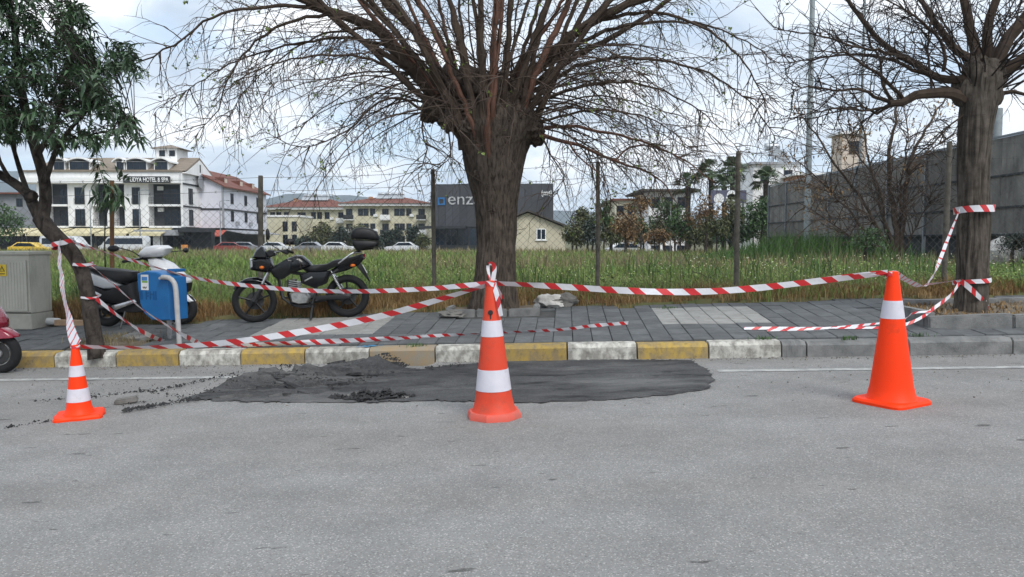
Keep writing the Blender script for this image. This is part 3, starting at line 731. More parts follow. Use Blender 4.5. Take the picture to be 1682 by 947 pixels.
# ================================================================== barrier tape
def persp(pts, Y0, Y1):
    """pixel waypoints of a tape strung between two depths, as points in the scene"""
    x0, x1 = pts[0][0], pts[-1][0]; y0, y1 = pts[0][1], pts[-1][1]
    big = abs(x1-x0) > abs(y1-y0)
    out = []
    for x, y in pts:
        t = (x-x0)/(x1-x0) if big else (y-y0)/(y1-y0)
        out.append(U(x, y, 1/((1-t)/Y0 + t/Y1)))
    return out
def tape(label, pts, width=.055, roll=(0,), wob=18, period=.2, closed_seed=0, parent=None, step=.04, name='barrier_tape', fold=0.0, flat=False, m='tape'):
    P = catmull(pts, step); n = len(P); V = []; s = 0; su = []
    rnd = random.Random(closed_seed+n)
    ph = rnd.uniform(0, 9)
    for i in range(n):
        t = (P[min(i+1, n-1)]-P[max(i-1, 0)]).normalized()
        up = t.cross(Vector((0, 1, 0))) if flat else (Vector((0, 0, 1)) if abs(t.z) < .85 else Vector((1, 0, 0)))
        side = (up - t*up.dot(t)).normalized(); nor = t.cross(side)
        x = i/(n-1)*(len(roll)-1) if len(roll) > 1 else 0; j = min(int(x), len(roll)-2) if len(roll) > 1 else 0
        a = roll[0] if len(roll) == 1 else roll[j]+(roll[j+1]-roll[j])*(x-j)
        a = R(a + wob*noise.noise(Vector((s*2.2+ph, ph, 0))) + .4*wob*noise.noise(Vector((s*7+ph, 3, 0))))
        w = (side*math.cos(a)+nor*math.sin(a)); q = (nor*math.cos(a)-side*math.sin(a))
        cr = .10*width*noise.noise(Vector((s*9+ph, 7, 0))) + fold*width
        ww = width*.5*(1+.10*noise.noise(Vector((s*4, ph, 2))))
        V += [P[i]-w*ww, P[i]+q*cr, P[i]+w*ww]; su.append(s)
        if i < n-1: s += (P[i+1]-P[i]).length
    Fc = [(3*i+k, 3*i+3+k, 3*i+4+k, 3*i+1+k) for i in range(n-1) for k in (0, 1)]
    o0 = P[0]
    me = bpy.data.meshes.new(name); me.from_pydata([tuple(v-o0) for v in V], [], Fc)
    uvl = me.uv_layers.new(name='UVMap')
    for lp_ in me.loops:
        vi = lp_.vertex_index; uvl.data[lp_.index].uv = (su[vi//3]/period, (vi % 3)/2)
    me.polygons.foreach_set('use_smooth', [True]*len(Fc)); me.materials.append(M(m))
    o = bpy.data.objects.new(name, me); col.objects.link(o)
    if parent is not None: o.parent = parent; o.location = o0 - parent.location if parent.type == 'EMPTY' else o0
    else: o.location = o0; tag(o, label, 'barrier tape', 'red and white barrier tapes')
    return o
Yc, Yr_ = TM.y, TR.y
tape('broad tape hanging from the leaning tree down to the small cone', persp([(97, 398), (98, 430), (104, 480), (112, 520), (118, 548), (127, 567)], YL-.12, TL.y), .092, (8, 0, 14, -10), 20, .14, 1, flat=True, m='tape_folded')
tape('long sagging tape strung from the leaning tree past the motorcycle to the octagonal cone', persp([(118, 397), (170, 413), (250, 437), (330, 458), (420, 470), (510, 477), (600, 478), (700, 474), (760, 469), (803, 465)], YL-.05, Yc), .036, (25, 45, 25, 15, 5), 40, .19, 2)
tape('low sagging tape strung from the small cone to the octagonal cone', persp([(134, 569), (180, 570), (250, 570), (330, 566), (400, 559), (480, 547), (560, 533), (640, 515), (720, 492), (803, 467)], TL.y, Yc), .046, (60, 50, 15, 5, 20, 35, 50), 30, .2, 3)
tape('straight tape strung between the octagonal cone and the tall single-banded cone', persp([(812, 465), (860, 467), (930, 471), (1010, 476), (1090, 479), (1170, 478), (1250, 472), (1345, 461), (1400, 455), (1456, 448)], Yc, Yr_), .046, (40, 8, 0, 10, 40), 30, .2, 4)
tape('short upper strand of tape doubling back from the tall cone', persp([(1300, 467), (1345, 459), (1400, 452), (1458, 446)], Yr_+.06, Yr_-.02), .03, (30, 10), 14, .2, 5)
tape('twisted tape from the middle of the leaning trunk down across the blue bin', [U(150, 436, YL-.1), U(190, 470, YL-.2), U(240, 512, YL-.28), U(300, 549, YL-.35), hit(331, 566, .02)], .05, (60, 40, 70), 30, .2, 6)
tape('tape from the lower trunk of the leaning tree down to the foot of the bin', [U(158, 490, YL-.1), U(195, 519, YL-.1), U(235, 545, YL-.12), hit(268, 560, .03)], .05, (30, 60), 40, .2, 7)
tape('crumpled loose tape lying along the paving behind the octagonal cone', [hit(340, 569, .03), hit(480, 562, .03), hit(640, 555, .02), hit(800, 547, .02), hit(920, 541, .02), hit(970, 535, .03), hit(1032, 530, .02)], .042, (35, 10, 50, 20), 45, .16, 8)
tape('second loose strand lying on the paving edge beside the painted kerb', [hit(372, 569, .015), hit(470, 565, .015), hit(580, 561, .012), hit(690, 553, .02)], .036, (35, 20), 30, .16, 9)
tape('tape slung from the tall cone up to the upper wrap on the right tree', [TR+Vector((.02, 0, -.01)), U(1490, 460, Yr_+.35), U(1519, 469, Yr_+.9), U(1538, 440, YR-.9), U(1556, 395, YR-.5), U(1577, 343, YR-.2)], .046, (40, 60, 50, 10, 25), 40, .13, 10, flat=True, m='tape_folded')
tape('thin tape from the slack bend to the lower wrap on the right tree', [U(1519, 467, Yr_+.9), U(1545, 464, YR-.9), U(1577, 459, YR-.2)], .03, (40, 60), 20, .18, 11)
tape('tape drooping from the lower wrap of the right tree along the paving', [U(1576, 464, YR-.19), U(1562, 484, YR-.3), U(1535, 505, YR-.4), U(1508, 524, YR-.55), hit(1470, 536, .03), hit(1400, 538, .02), hit(1300, 538, .02), hit(1222, 539, .02)], .034, (20, 40, 60, 40), 45, .18, 12)
tape('second strand from the right planter edge along the paving', [hit(1530, 511, .17), hit(1500, 514, .15), hit(1478, 526, .02), hit(1400, 535, .02), hit(1330, 540, .02), hit(1260, 542, .02)], .026, (40, 20), 35, .18, 13)
tape('short tail of tape hanging from the lower wrap across the right trunk', [U(1578, 461, YR-.21), U(1592, 472, YR-.23), U(1607, 486, YR-.2), U(1619, 498, YR-.12), U(1620, 510, YR-.1)], .055, (20, 10, 40), 14, .18, 14)
tape('end of tape lying on the soil of the right planter', [hit(1530, 511, .14), hit(1552, 517, .10), hit(1590, 522, .10)], .045, (70, 80), 20, .18, 15)
def wrap(label, c, r, dz, width, tilt, seed):
    P = [c + Vector((r*math.cos(a), r*math.sin(a), tilt*math.cos(a)+.01*math.sin(2*a))) for a in np.linspace(-.3, 2*math.pi+.2, 22)]
    tape(label, P, width, (0,), 16, .17, seed)
wrap('band of tape tied round the upper trunk of the right tree', U(1600, 343, YR), .205, 0, .075, .02, 20)
wrap('band of tape tied round the lower trunk of the right tree', U(1596, 460, YR), .195, 0, .05, .03, 21)
wrap('band of tape knotted round the bend of the leaning tree', U(103, 400, YL), .108, 0, .05, .04, 22)
wrap('band of tape knotted round the middle trunk of the leaning tree', U(136, 434, YL), .098, 0, .03, .01, 23)
wrap('thin band of tape round the lower trunk of the leaning tree', U(148, 488, YL), .092, 0, .022, .01, 24)
# bow on the octagonal cone
tape('loop of tape standing up from the tip of the octagonal cone', [TM+Vector((.0, -.02, -.01)), TM+Vector((-.012, -.02, .05)), TM+Vector((-.018, -.02, .105)), TM+Vector((.005, -.022, .125)), TM+Vector((.028, -.02, .10)), TM+Vector((.022, -.02, .04)), TM+Vector((.012, -.02, -.01))], .03, (70, 30, 10), 10, .16, 30, step=.015)
tape('longer loose tail hanging from the tip of the octagonal cone', [TM+Vector((.012, -.03, -.01)), TM+Vector((.04, -.05, -.08)), TM+Vector((.06, -.07, -.17)), TM+Vector((.075, -.08, -.24))], .035, (10, 40), 12, .14, 31, step=.02)
tape('shorter loose tail hanging from the tip of the octagonal cone', [TM+Vector((.014, -.02, -.01)), TM+Vector((.05, -.02, -.06)), TM+Vector((.085, -.02, -.125))], .028, (20, 50), 12, .14, 32, step=.02)
wrap('tape knotted round the tip of the octagonal cone', TM+Vector((0, 0, -.02)), .043, 0, .03, .006, 33)
wrap('tape knotted round the tip of the tall single-banded cone', TR+Vector((0, 0, -.02)), .044, 0, .03, .006, 34)
wrap('tape knotted round the tip of the small cone', TL+Vector((0, 0, -.01)), .032, 0, .02, .006, 35)

# ================================================================== trees
def grow(mb, p, d, L, r0, r1, n=6, droop=.1, wob=.25, k=3, rnd=random):
    pts = [Vector(p)]; d = Vector(d).normalized(); st = L/n
    for i in range(n):
        d = (d + Vector((rnd.gauss(0, wob), rnd.gauss(0, wob), rnd.gauss(0, wob)-droop))).normalized()
        pts.append(pts[-1]+d*st)
    rad = [r0+(r1-r0)*i/n for i in range(n+1)]
    mb.tube(pts, rad, k, cap=False); return pts, rad
def at(pts, t):
    x = t*(len(pts)-1); i = min(int(x), len(pts)-2); return pts[i].lerp(pts[i+1], x-i), (pts[i+1]-pts[i]).normalized()
def twigs(mb, pts, n, Lr, r0, droop, sub=3, bud=None, lo=.12, spread=.9, up=0.0, budp=.3, rmin=.0016):
    for _ in range(n):
        t = random.uniform(lo, 1); p, d = at(pts, t)
        side = Vector((random.gauss(0, 1), random.gauss(0, 1), random.gauss(0, .8)+up)); side = (side-d*side.dot(d)).normalized()
        dd = (d*random.uniform(.3, 1.0)+side*spread).normalized(); L = random.uniform(*Lr)*(1.15-.5*t)
        q, _r = grow(mb, p, dd, L, r0*random.uniform(.7, 1.15), rmin, 6, droop, .17)
        for _ in range(sub):
            tt = random.uniform(.2, .95); p2, d2 = at(q, tt)
            s2 = Vector((random.gauss(0, 1), random.gauss(0, 1), random.gauss(0, .8))).normalized()
            q2, _r = grow(mb, p2, (d2*.8+s2*.8), L*random.uniform(.2, .5), r0*.5, rmin*.8, 4, droop*.8, .2)
            if bud is not None and random.random() < budp: leafs(bud, q2[-1], 3, (.02, .045), .5)
        if bud is not None and random.random() < budp: leafs(bud, q[-1], 4, (.025, .05), .5)
def leaf(mb, p, d, L, w, curl=.25, up=None):
    d = d.normalized(); s = d.cross(up or Vector((random.gauss(0, .4), random.gauss(0, .4), 1)))
    s = s.normalized() if s.length > 1e-4 else Vector((1, 0, 0)); n = s.cross(d)
    a = p + d*(L*.45) + n*(L*curl*.12); b = p + d*L - n*(L*curl)*.6 - Vector((0, 0, L*curl*.5))
    mb.add([p, a-s*w+n*w*.5, a, a+s*w+n*w*.5, b], [(0, 2, 1), (0, 3, 2), (1, 2, 4), (2, 3, 4)])
def leafs(mb, p, n, Lr, wr=.16, down=0.0):
    for _ in range(n):
        d = Vector((random.gauss(0, 1), random.gauss(0, 1), random.gauss(0, .8)-down)); L = random.uniform(*Lr)
        leaf(mb, p+d.normalized()*L*.15, d, L, L*wr)

# ---- the big pollarded tree
def big_tree():
    base = U(812, 512, YM); base.z = HX(base.x, base.y)
    t = thing('pollarded_tree', 'big bare pollarded tree with thick trunk and reddish sprouting branches behind the octagonal cone', 'tree', base)
    T = lambda x, y, dy=0.0: U(x, y, YM+dy)
    pm_ = F/YM
    mb = MB()
    cont = [(520, 764, 858), (508, 767, 854), (495, 772, 851), (475, 776, 849), (440, 780, 848), (400, 785, 847), (360, 784, 848), (330, 778, 852), (300, 770, 856), (270, 765, 861), (240, 758, 868), (222, 751, 877), (205, 747, 880), (190, 748, 877), (172, 755, 868), (155, 768, 852), (142, 788, 832), (134, 800, 820)]
    tube_tree(mb, [T((a+b)/2, y) for y, a, b in cont], [(b-a)/2/pm_ for y, a, b in cont], 80, .06, 9, .03, ridges=.10, nr=24)
    for (x, y, dy, r, sq) in ((722, 178, -.05, .20, (1.2, 1, .8)), (742, 196, -.2, .17, (1, 1, 1)), (868, 212, -.12, .17, (1.1, 1, .8)), (880, 224, 0, .13, (1, 1, .9)), (850, 150, -.15, .2, (1, 1, 1.1)), (770, 140, -.2, .24, (1, 1, 1)), (705, 190, .1, .12, (1, 1, .8)), (800, 160, .2, .32, (1.3, 1, .9)), (735, 140, .1, .22, (1, 1, 1.2)), (815, 200, -.33, .13, (1.6, .7, .8)), (770, 205, -.36, .12, (1.2, .7, .9)), (845, 196, -.34, .13, (1.1, .7, 1)), (760, 165, -.1, .2, (1, 1, 1)), (842, 172, -.1, .2, (1, 1, 1)), (795, 260, -.30, .09, (1, .5, 1.2)), (812, 345, -.25, .07, (1.3, .5, .6)), (790, 285, -.28, .08, (1.2, .5, .9))):
        mb.ball(T(x, y, dy), r, 4, .42, 2.9, sq, seed=x*.1)
    mb.build('trunk', 'bark', t, base, ang=80)
    tw = MB(); bd = MB(); long_ = []
    def limb(px, r, dys=(0, 0), k=8, m='limb'):
        n = len(px); P = [T(x, y, dys[0]+(dys[1]-dys[0])*i/(n-1)) for i, (x, y) in enumerate(px)]
        P = catmull(P, .12); P = [p+Vector((random.gauss(0, .008), random.gauss(0, .012), random.gauss(0, .008))) for p in P]
        rr = [r[0]+(r[1]-r[0])*(i/(len(P)-1))**.8 for i in range(len(P))]
        mb = MB(); mb.tube(P, rr, k); mb.build('branch', m, t, base); return P
    for px, r, dy in (
        ([(712,165),(695,135),(655,88),(611,44),(560,25),(504,3),(440,-25),(360,-40)], (.10, .03), (0, -.4)),
        ([(560,25),(487,10),(386,17),(335,37),(285,74),(200,115),(150,140)], (.032, .005), (-.2, -.6)),
        ([(540,22),(470,37),(420,68),(379,118),(359,176),(342,200),(305,241)], (.026, .003), (-.2, -.2)),
        ([(730,150),(690,60),(640,10),(600,-40),(540,-90)], (.085, .04), (.1, .3)),
        ([(700,165),(640,110),(560,90),(480,98),(410,120),(350,165)], (.028, .004), (-.1, -.7)),
        ([(700,185),(655,160),(610,175),(570,215),(500,241),(455,228),(420,205)], (.020, .003), (-.1, -.4)),
        ([(640,75),(560,62),(470,75),(390,100),(300,150),(250,190)], (.026, .003), (0, .6)),
        ([(600,45),(520,60),(450,105),(400,150),(375,200)], (.02, .003), (.1, .8)),
        ([(700,185),(692,210),(700,245),(690,280),(668,305)], (.016, .003), (0, -.2)),
        ([(735,215),(742,250),(725,270),(700,290)], (.012, .003), (-.1, -.3)),
        ([(861,135),(932,64),(982,30),(1050,0),(1150,-40)], (.085, .04), (0, -.3)),
        ([(875,150),(960,105),(1050,95),(1150,115),(1230,165),(1275,230)], (.034, .004), (.1, -.4)),
        ([(880,165),(990,135),(1080,145),(1160,190),(1215,250)], (.028, .004), (-.1, .5)),
        ([(900,100),(1010,45),(1110,35),(1200,55),(1290,110)], (.035, .005), (.1, .5)),
        ([(980,32),(1080,20),(1180,60),(1240,130),(1265,205)], (.03, .004), (-.1, -.6)),
        ([(885,200),(985,180),(1080,200),(1140,250)], (.02, .004), (-.2, -.6)),
        ([(890,225),(905,255),(925,290),(915,320)], (.014, .003), (-.1, -.2)),
        ([(880,190),(940,225),(990,300),(1005,330)], (.014, .003), (-.15, -.5))):
        long_.append(limb(px, r, dy))
    for px, r, dy in (
        ([(878,211),(930,206),(966,213),(1020,222),(1067,237),(1120,260),(1175,300)], (.030, .006), (-.1, -.5)),
        ([(880,221),(932,233),(970,246),(1010,264),(1050,278),(1087,297),(1112,335)], (.034, .006), (-.1, -.3)),
        ([(1010,263),(1035,242),(1075,240),(1120,262),(1150,300)], (.015, .003), (-.2, -.4)),
        ([(932,233),(960,265),(990,290),(1000,315)], (.014, .003), (-.2, -.5))):
        long_.append(limb(px, r, dy, 6, 'limb_red'))
    random.seed(5)
    for i in range(32):
        f = i/31; x0 = 735 + 135*f + random.uniform(-10, 10); y0 = random.uniform(188, 226) if i % 3 else random.uniform(150, 180); lean = (f-.5)*2
        x1 = x0 + lean*random.uniform(80, 240) + random.uniform(-25, 25); dy = (-.47+.55*(f-.5)**2*3 + random.uniform(-.03, .05)) if i % 3 else random.uniform(-.3, .35)
        y1 = random.uniform(-90, -20) + abs(lean)*60
        x2 = x1 + (x1-x0)*random.uniform(.5, 1.0); y2 = y1-random.uniform(60, 160)
        r = random.uniform(.022, .058)
        P = limb([(x0*.75+812*.25, y0+34), (x0, y0-8), ((x0*.6+x1*.4)+random.uniform(-8, 8), y0*.55+y1*.45), (x1, y1), (x2, y2)], (r, r*.5), (dy*.8, dy*1.9), 7, random.choice(['limb', 'limb', 'limb', 'limb_red']))
        twigs(tw, P, 9, (.4, 1.1), .008, .05, 3, bd, .25, .8, 0, .12)
    random.seed(8)
    for P in long_:
        L = sum((a-b).length for a, b in zip(P, P[1:]))
        twigs(tw, P, int(L*13), (.35, 1.25), .0078, .12, 4, bd, .1, .85, -.1, .10)
    # long wiry shoots fanning from the head and arching over
    for i in range(84):
        a = random.uniform(-1, 1); x0 = 800 + a*85; y0 = random.uniform(120, 205)
        d = Vector((a*1.6+random.gauss(0, .5), random.gauss(0, .8), random.uniform(.1, 1.2)))
        L = random.uniform(1.6, 3.8)
        q, _ = grow(tw, T(x0, y0, random.uniform(-.3, .25)), d, L, .013, .002, 12, .105, .10, 4)
        twigs(tw, q, 9, (.3, .9), .006, .10, 3, bd, .25, .8, 0, .08)
    for i in range(46):      # whippy shoots in front of the head
        x0 = random.uniform(740, 885); q, _ = grow(tw, T(x0, random.uniform(190, 225), -.38), Vector(((x0-812)/90+random.gauss(0, .5), -.25, 1)), random.uniform(.5, 1.6), .006, .002, 7, .02, .09, 3)
    tw.build('twigs', 'twig', t, base, smooth=False, kind='stuff')
    bd.build('buds', 'bud', t, base, smooth=False, kind='stuff')
big_tree()

# ---- the right tree
def right_tree():
    base = U(1595, 524, YR); base.z = HX(base.x, base.y)
    t = thing('pollarded_tree', 'bare dark pollarded tree in a raised stone planter, tape tied round its trunk', 'tree', base)
    T = lambda x, y, dy=0.0: U(x, y, YR+dy); mb = MB()
    tube_tree(mb, [T(1594, 532), T(1594, 515), T(1596, 470), T(1598, 400), T(1600, 320), T(1601, 260), T(1603, 215), T(1608, 175), T(1614, 135), T(1618, 100)], [.185, .172, .160, .154, .154, .158, .170, .19, .20, .15], 64, .06, 7, .035, ridges=.16, nr=24)
    for x, y, dy, r in ((1630, 155, -.06, .11), (1604, 120, 0, .15), (1634, 125, .05, .13), (1582, 150, .03, .12)): mb.ball(T(x, y, dy), r, 3, .22, 2.0, (1, 1, 1.5), seed=x)
    mb.build('trunk', 'bark_grey', t, base, ang=80)
    tw = MB(); random.seed(21); ls = []
    def limb(px, r, dys, k=8):
        P = catmull([T(x, y, dys*(i/(len(px)-1))) for i, (x, y) in enumerate(px)], .1); P = [p+Vector((random.gauss(0, .007), random.gauss(0, .01), random.gauss(0, .007))) for p in P]
        rr = [r[0]+(r[1]-r[0])*(i/(len(P)-1)) for i in range(len(P))]; m_ = MB(); m_.tube(P, rr, k); m_.build('branch', 'limb', t, base); ls.append(P)
    for px, r, dy in (
        ([(1592,168),(1560,152),(1532,153),(1502,157),(1482,170),(1460,168)], (.072, .034), -.15),
        ([(1466,170),(1436,158),(1412,146),(1370,147),(1330,142),(1285,157)], (.022, .003), -.4),
        ([(1466,170),(1440,186),(1412,176),(1375,184),(1325,196)], (.018, .003), -.1),
        ([(1484,167),(1462,135),(1425,112),(1390,88),(1335,80)], (.024, .003), -.5),
        ([(1470,170),(1450,140),(1445,100),(1425,60),(1415,10)], (.022, .004), .2),
        ([(1590,130),(1540,128),(1490,98),(1440,62),(1400,12),(1370,-30)], (.05, .018), .2),
        ([(1560,135),(1500,115),(1430,90),(1350,95),(1280,108)], (.026, .004), .3),
        ([(1540,128),(1470,90),(1400,75),(1330,55),(1270,50)], (.022, .004), -.5),
        ([(1480,168),(1430,180),(1380,178),(1310,190)], (.018, .003), -.3),
        ([(1610,120),(1596,60),(1582,0),(1570,-70)], (.065, .035), .1),
        ([(1620,110),(1622,50),(1640,-10),(1650,-80)], (.06, .03), -.2),
        ([(1630,115),(1656,62),(1705,10),(1770,-50)], (.085, .04), .1),
        ([(1635,130),(1685,92),(1760,62),(1850,60)], (.06, .02), -.1),
        ([(1600,105),(1562,72),(1532,30),(1495,-25)], (.05, .02), .3),
        ([(1550,118),(1551,80),(1535,55),(1500,25),(1450,-5)], (.022, .006), -.3),
        ([(1630,160),(1665,150),(1720,170)], (.03, .008), -.2),
        ([(1530,152),(1525,80),(1530,20),(1535,-40)], (.014, .006), 0),
        ([(1600,180),(1560,205),(1530,240),(1500,275)], (.012, .003), -.2)): limb(px, r, dy)
    for P in ls:
        L = sum((a-b).length for a, b in zip(P, P[1:])); twigs(tw, P, int(L*15), (.3, 1.05), .008, .05, 3, None, .15, .8, .25)
    for i in range(60):
        a = random.uniform(-1.2, 1.2); q, _ = grow(tw, T(1612+a*30, random.uniform(100, 160), random.uniform(-.15, .15)), Vector((a*1.3-.2, random.gauss(0, .7), random.uniform(.2, 1.2))), random.uniform(1.0, 2.6), .011, .002, 9, .03, .10, 3)
        twigs(tw, q, 6, (.25, .7), .006, .04, 2, None, .25, .8)
    tw.build('twigs', 'twig_dark', t, base, smooth=False, kind='stuff')
right_tree()

# ---- the leaning evergreen at the left
def left_tree():
    base = U(158, 580, YL); base.z = HX(base.x, base.y)
    t = thing('leaning_tree', 'leaning evergreen tree with dark narrow leaves and forked trunk beside the utility cabinet', 'tree', base)
    T = lambda x, y, dy=0.0: U(x, y, YL+dy)
    mb = MB(); P, rr = tube_tree(mb, [T(160, 588), T(157, 570), T(153, 540), T(147, 500), T(140, 465), T(133, 440), T(118, 414), T(98, 394), T(78, 374), T(66, 356)], [.10, .088, .082, .078, .075, .074, .078, .080, .084, .082], 18, .10, 9, .05)
    mb.ball(T(52, 322), .07, 2, .4, 3); mb.build('trunk', 'bark_young', t, base, ang=80)
    brs = []
    for px, r, dy in (([(68,362),(54,335),(46,318),(20,298),(-12,280),(-70,245),(-120,190)], (.062, .03), .2), ([(70,360),(75,325),(72,290),(60,250),(46,200),(34,140),(25,60),(10,-40)], (.066, .022), .1),
        ([(74,300),(84,268),(98,235),(130,195),(165,160)], (.032, .012), -.2), ([(62,255),(90,200),(110,140),(118,70),(120,10)], (.030, .008), .3), ([(46,200),(10,170),(-30,120),(-60,40)], (.03, .01), -.3),
        ([(46,318),(30,270),(10,200),(-10,130)], (.03, .01), .4), ([(98,235),(140,222),(185,215),(222,212)], (.015, .005), -.3), ([(20,298),(0,265),(-10,215)], (.025, .01), -.2), ([(110,140),(160,115),(205,100)], (.014, .005), .1)):
        Q = catmull([T(x, y, dy*(i/(len(px)-1))) for i, (x, y) in enumerate(px)], .1); m_ = MB(); m_.tube(Q, [r[0]+(r[1]-r[0])*i/(len(Q)-1) for i in range(len(Q))], 8); m_.build('branch', 'bark_young', t, base); brs += Q
    random.seed(31)
    poly = [(-190,-160),(60,-160),(78,-20),(140,12),(148,55),(128,85),(170,72),(212,60),(234,108),(212,142),(182,158),(188,180),(222,196),(236,238),(208,244),(182,222),(152,246),(120,222),(92,252),(62,212),(40,232),(0,222),(-190,236)]
    lf = MB(); tw = MB(); n = 0
    while n < 980:
        x, y = random.uniform(-190, 240), random.uniform(-160, 255)
        if not in_poly(x, y, poly): continue
        if noise.noise(Vector((x*.022, y*.022, 2))) < -.30: continue
        if 60 < x < 88 and y < 55: continue
        n += 1; c = T(x, y, random.gauss(0, .6)); near = min(brs, key=lambda q: (q-c).length + random.uniform(0, .4))
        mid = near.lerp(c, .55)+Vector((0, 0, .08)); tw.tube(catmull([near, mid, c], .15), .005, 3, cap=False)
        d0 = (c-near).normalized()
        for k in range(random.randint(9, 15)):
            s = random.uniform(0, .22); p = c - d0*s*.8 + Vector((random.gauss(0, .02), random.gauss(0, .02), random.gauss(0, .02)))
            d = d0*.5 + Vector((random.gauss(0, .8), random.gauss(0, .8), random.gauss(-.15, .65))); L = random.uniform(.10, .17)
            leaf(lf, p, d, L, L*.115, .30)
    lf.build('foliage', 'leaf_dark', t, base, smooth=False, kind='stuff'); tw.build('twigs', 'twig_dark', t, base, smooth=False, kind='stuff')
left_tree()

# ---- young tree tied to a stake behind the white scooter
def sapling():
    Y = 10.7; b = U(183, 490, Y); b.z = HX(b.x, b.y)
    MB().tube([b+Vector((0, 0, -.1)), U(184, 400, Y), U(184, 296, Y)], .030, 8).build('wooden_stake', 'stake', None, b).location = b
    o = col.objects['wooden_stake']; tag(o, 'brown wooden stake supporting the young tree behind the white scooter', 'stake')
    c = b + Vector((-.09, .05, 0)); c.z = HX(c.x, c.y)
    t = thing('young_tree', 'young tree with long drooping leaves tied to a brown stake', 'tree', c); random.seed(4)
    st = [c, U(172, 400, Y+.05), U(174, 320, Y+.05), U(163, 275, Y+.05), U(156, 245, Y+.05)]
    m_ = MB(); Q = catmull(st, .1); m_.tube(Q, [.014-.010*i/(len(Q)-1) for i in range(len(Q))], 6); m_.build('trunk', 'bark_young', t, c)
    lf = MB()
    for i in range(70):
        p = U(random.gauss(178, 13), random.uniform(298, 332), Y+random.uniform(-.2, .2)); leaf(lf, p, Vector((random.gauss(0, .5), random.gauss(0, .5), -.7)), random.uniform(.13, .22), .024, .2)
    for i in range(46):
        y = random.uniform(246, 300); leaf(lf, U(157+(y-246)*.22, y, Y), Vector((random.choice([-1, 1])*.8, random.gauss(0, .5), random.gauss(-.25, .2))), random.uniform(.10, .17), .018, .3)
    for i in range(10): leaf(lf, U(198+random.uniform(-6, 6), random.uniform(285, 300), Y), Vector((random.gauss(.2, .4), 0, .5)), .15, .02, .2)
    lf.build('foliage', 'leaf_dark', t, c, smooth=False, kind='stuff')
sapling()

# ================================================================== planters, stones, litter
def stone_ring(name, label, cx_, cv, w, d, hgt, th, joints, soil_h):
    b = S(cx_, cv); t = thing(name, label, 'planter', b)
    def stone(u0, u1, v0, v1):
        um, vm = (u0+u1)/2, (v0+v1)/2; c = S(um, vm); rot = Matrix.Rotation(A4+random.gauss(0, .012), 3, 'Z') @ Matrix.Rotation(random.gauss(0, .012)-SLP, 3, 'Y')
        m_ = MB(); m_.bevbox(c-b+Vector((0, 0, hgt/2-.03)), (abs(u1-u0)-.012, abs(v1-v0)-.006, hgt+.06), .014, rot); m_.build('planter_stone', 'kerb_grey', t)
    u0, u1, v0, v1 = cx_-w/2, cx_+w/2, cv-d/2, cv+d/2
    for k in range(joints):
        a, e = u0+(u1-u0)*k/joints, u0+(u1-u0)*(k+1)/joints
        stone(a, e, v0, v0+th); stone(a, e, v1-th, v1)
    stone(u0, u0+th, v0+th, v1-th); stone(u1-th, u1, v0+th, v1-th)
    m_ = MB(); n = 12
    V = [S(u0+th*.5+(w-th)*i/n, v0+th*.5+(d-th)*j/n)-b+Vector((0, 0, soil_h+.02*noise.noise(Vector((i*.8, j*.8, cx_))))) for j in range(n+1) for i in range(n+1)]
    m_.add(V, [(j*(n+1)+i, j*(n+1)+i+1, (j+1)*(n+1)+i+1, (j+1)*(n+1)+i) for j in range(n) for i in range(n)]); m_.build('soil', 'soil', t)
    return t
ur, vr = uv_of(*U(1595, 524, YR)[:2]); stone_ring('stone_planter', 'raised grey stone planter with soil round the right tree', ur+.12, vr+.0, 1.75, 1.25, .13, .13, 2, .075)
um_, vm_ = uv_of(*U(812, 512, YM)[:2]); stone_ring('stone_planter', 'low broken grey stone planter round the big tree', um_+.0, vm_+.02, 1.25, .80, .07, .10, 3, .03)
# stump-dirt pit at the left tree
ul, vl_ = uv_of(*U(150, 575, YL)[:2])
m_ = MB(); n = 14; b = S(ul, vl_)
V = []
for j in range(n+1):
    for i in range(n+1):
        x, y = (i/n-.5)*1.0, (j/n-.5)*.62; r = max(abs(x)/.5, abs(y)/.31)
        V.append(S(ul-.05+x, .56+y)-b+Vector((0, 0, -.06*sst((r-.7)/.3)+.05*(1-r)+.035*noise.noise(Vector((x*7, y*7, 0))))))
m_.add(V, [(j*(n+1)+i, j*(n+1)+i+1, (j+1)*(n+1)+i+1, (j+1)*(n+1)+i) for j in range(n) for i in range(n)])
o = m_.build('dirt_mound', 'soil'); o.location = b; structure(o)
def rock(name, label, px, py, r, sq, m, seed, road=False, dh=0.0, nz=.5, sub=3):
    p = hit(px, py, road=road); m_ = MB(); m_.ball((0, 0, r*sq[2]*.75+dh), r, sub, nz, 2.0, sq, seed); o = m_.build(name, m, ang=35); o.location = p; tag(o, label, 'rock'); return o
rock('rock', 'pale chunk of rubble beside the big tree planter, whitest of the pair', 904, 504, .19, (1.05, .7, .5), 'rock', 3.3)
rock('rock', 'grey boulder half hidden in dry grass next to the pale rubble', 928, 503, .17, (1, .7, .62), 'rock_dark', 5.1)
rock('rock', 'low flat pale stone in the dry grass by the fence post', 965, 500, .15, (1.25, .6, .28), 'rock', 8.3)
rock('rock', 'low dark stones lying left of the big tree planter', 742, 521, .12, (1.4, .8, .45), 'rock_dark', 2.3)
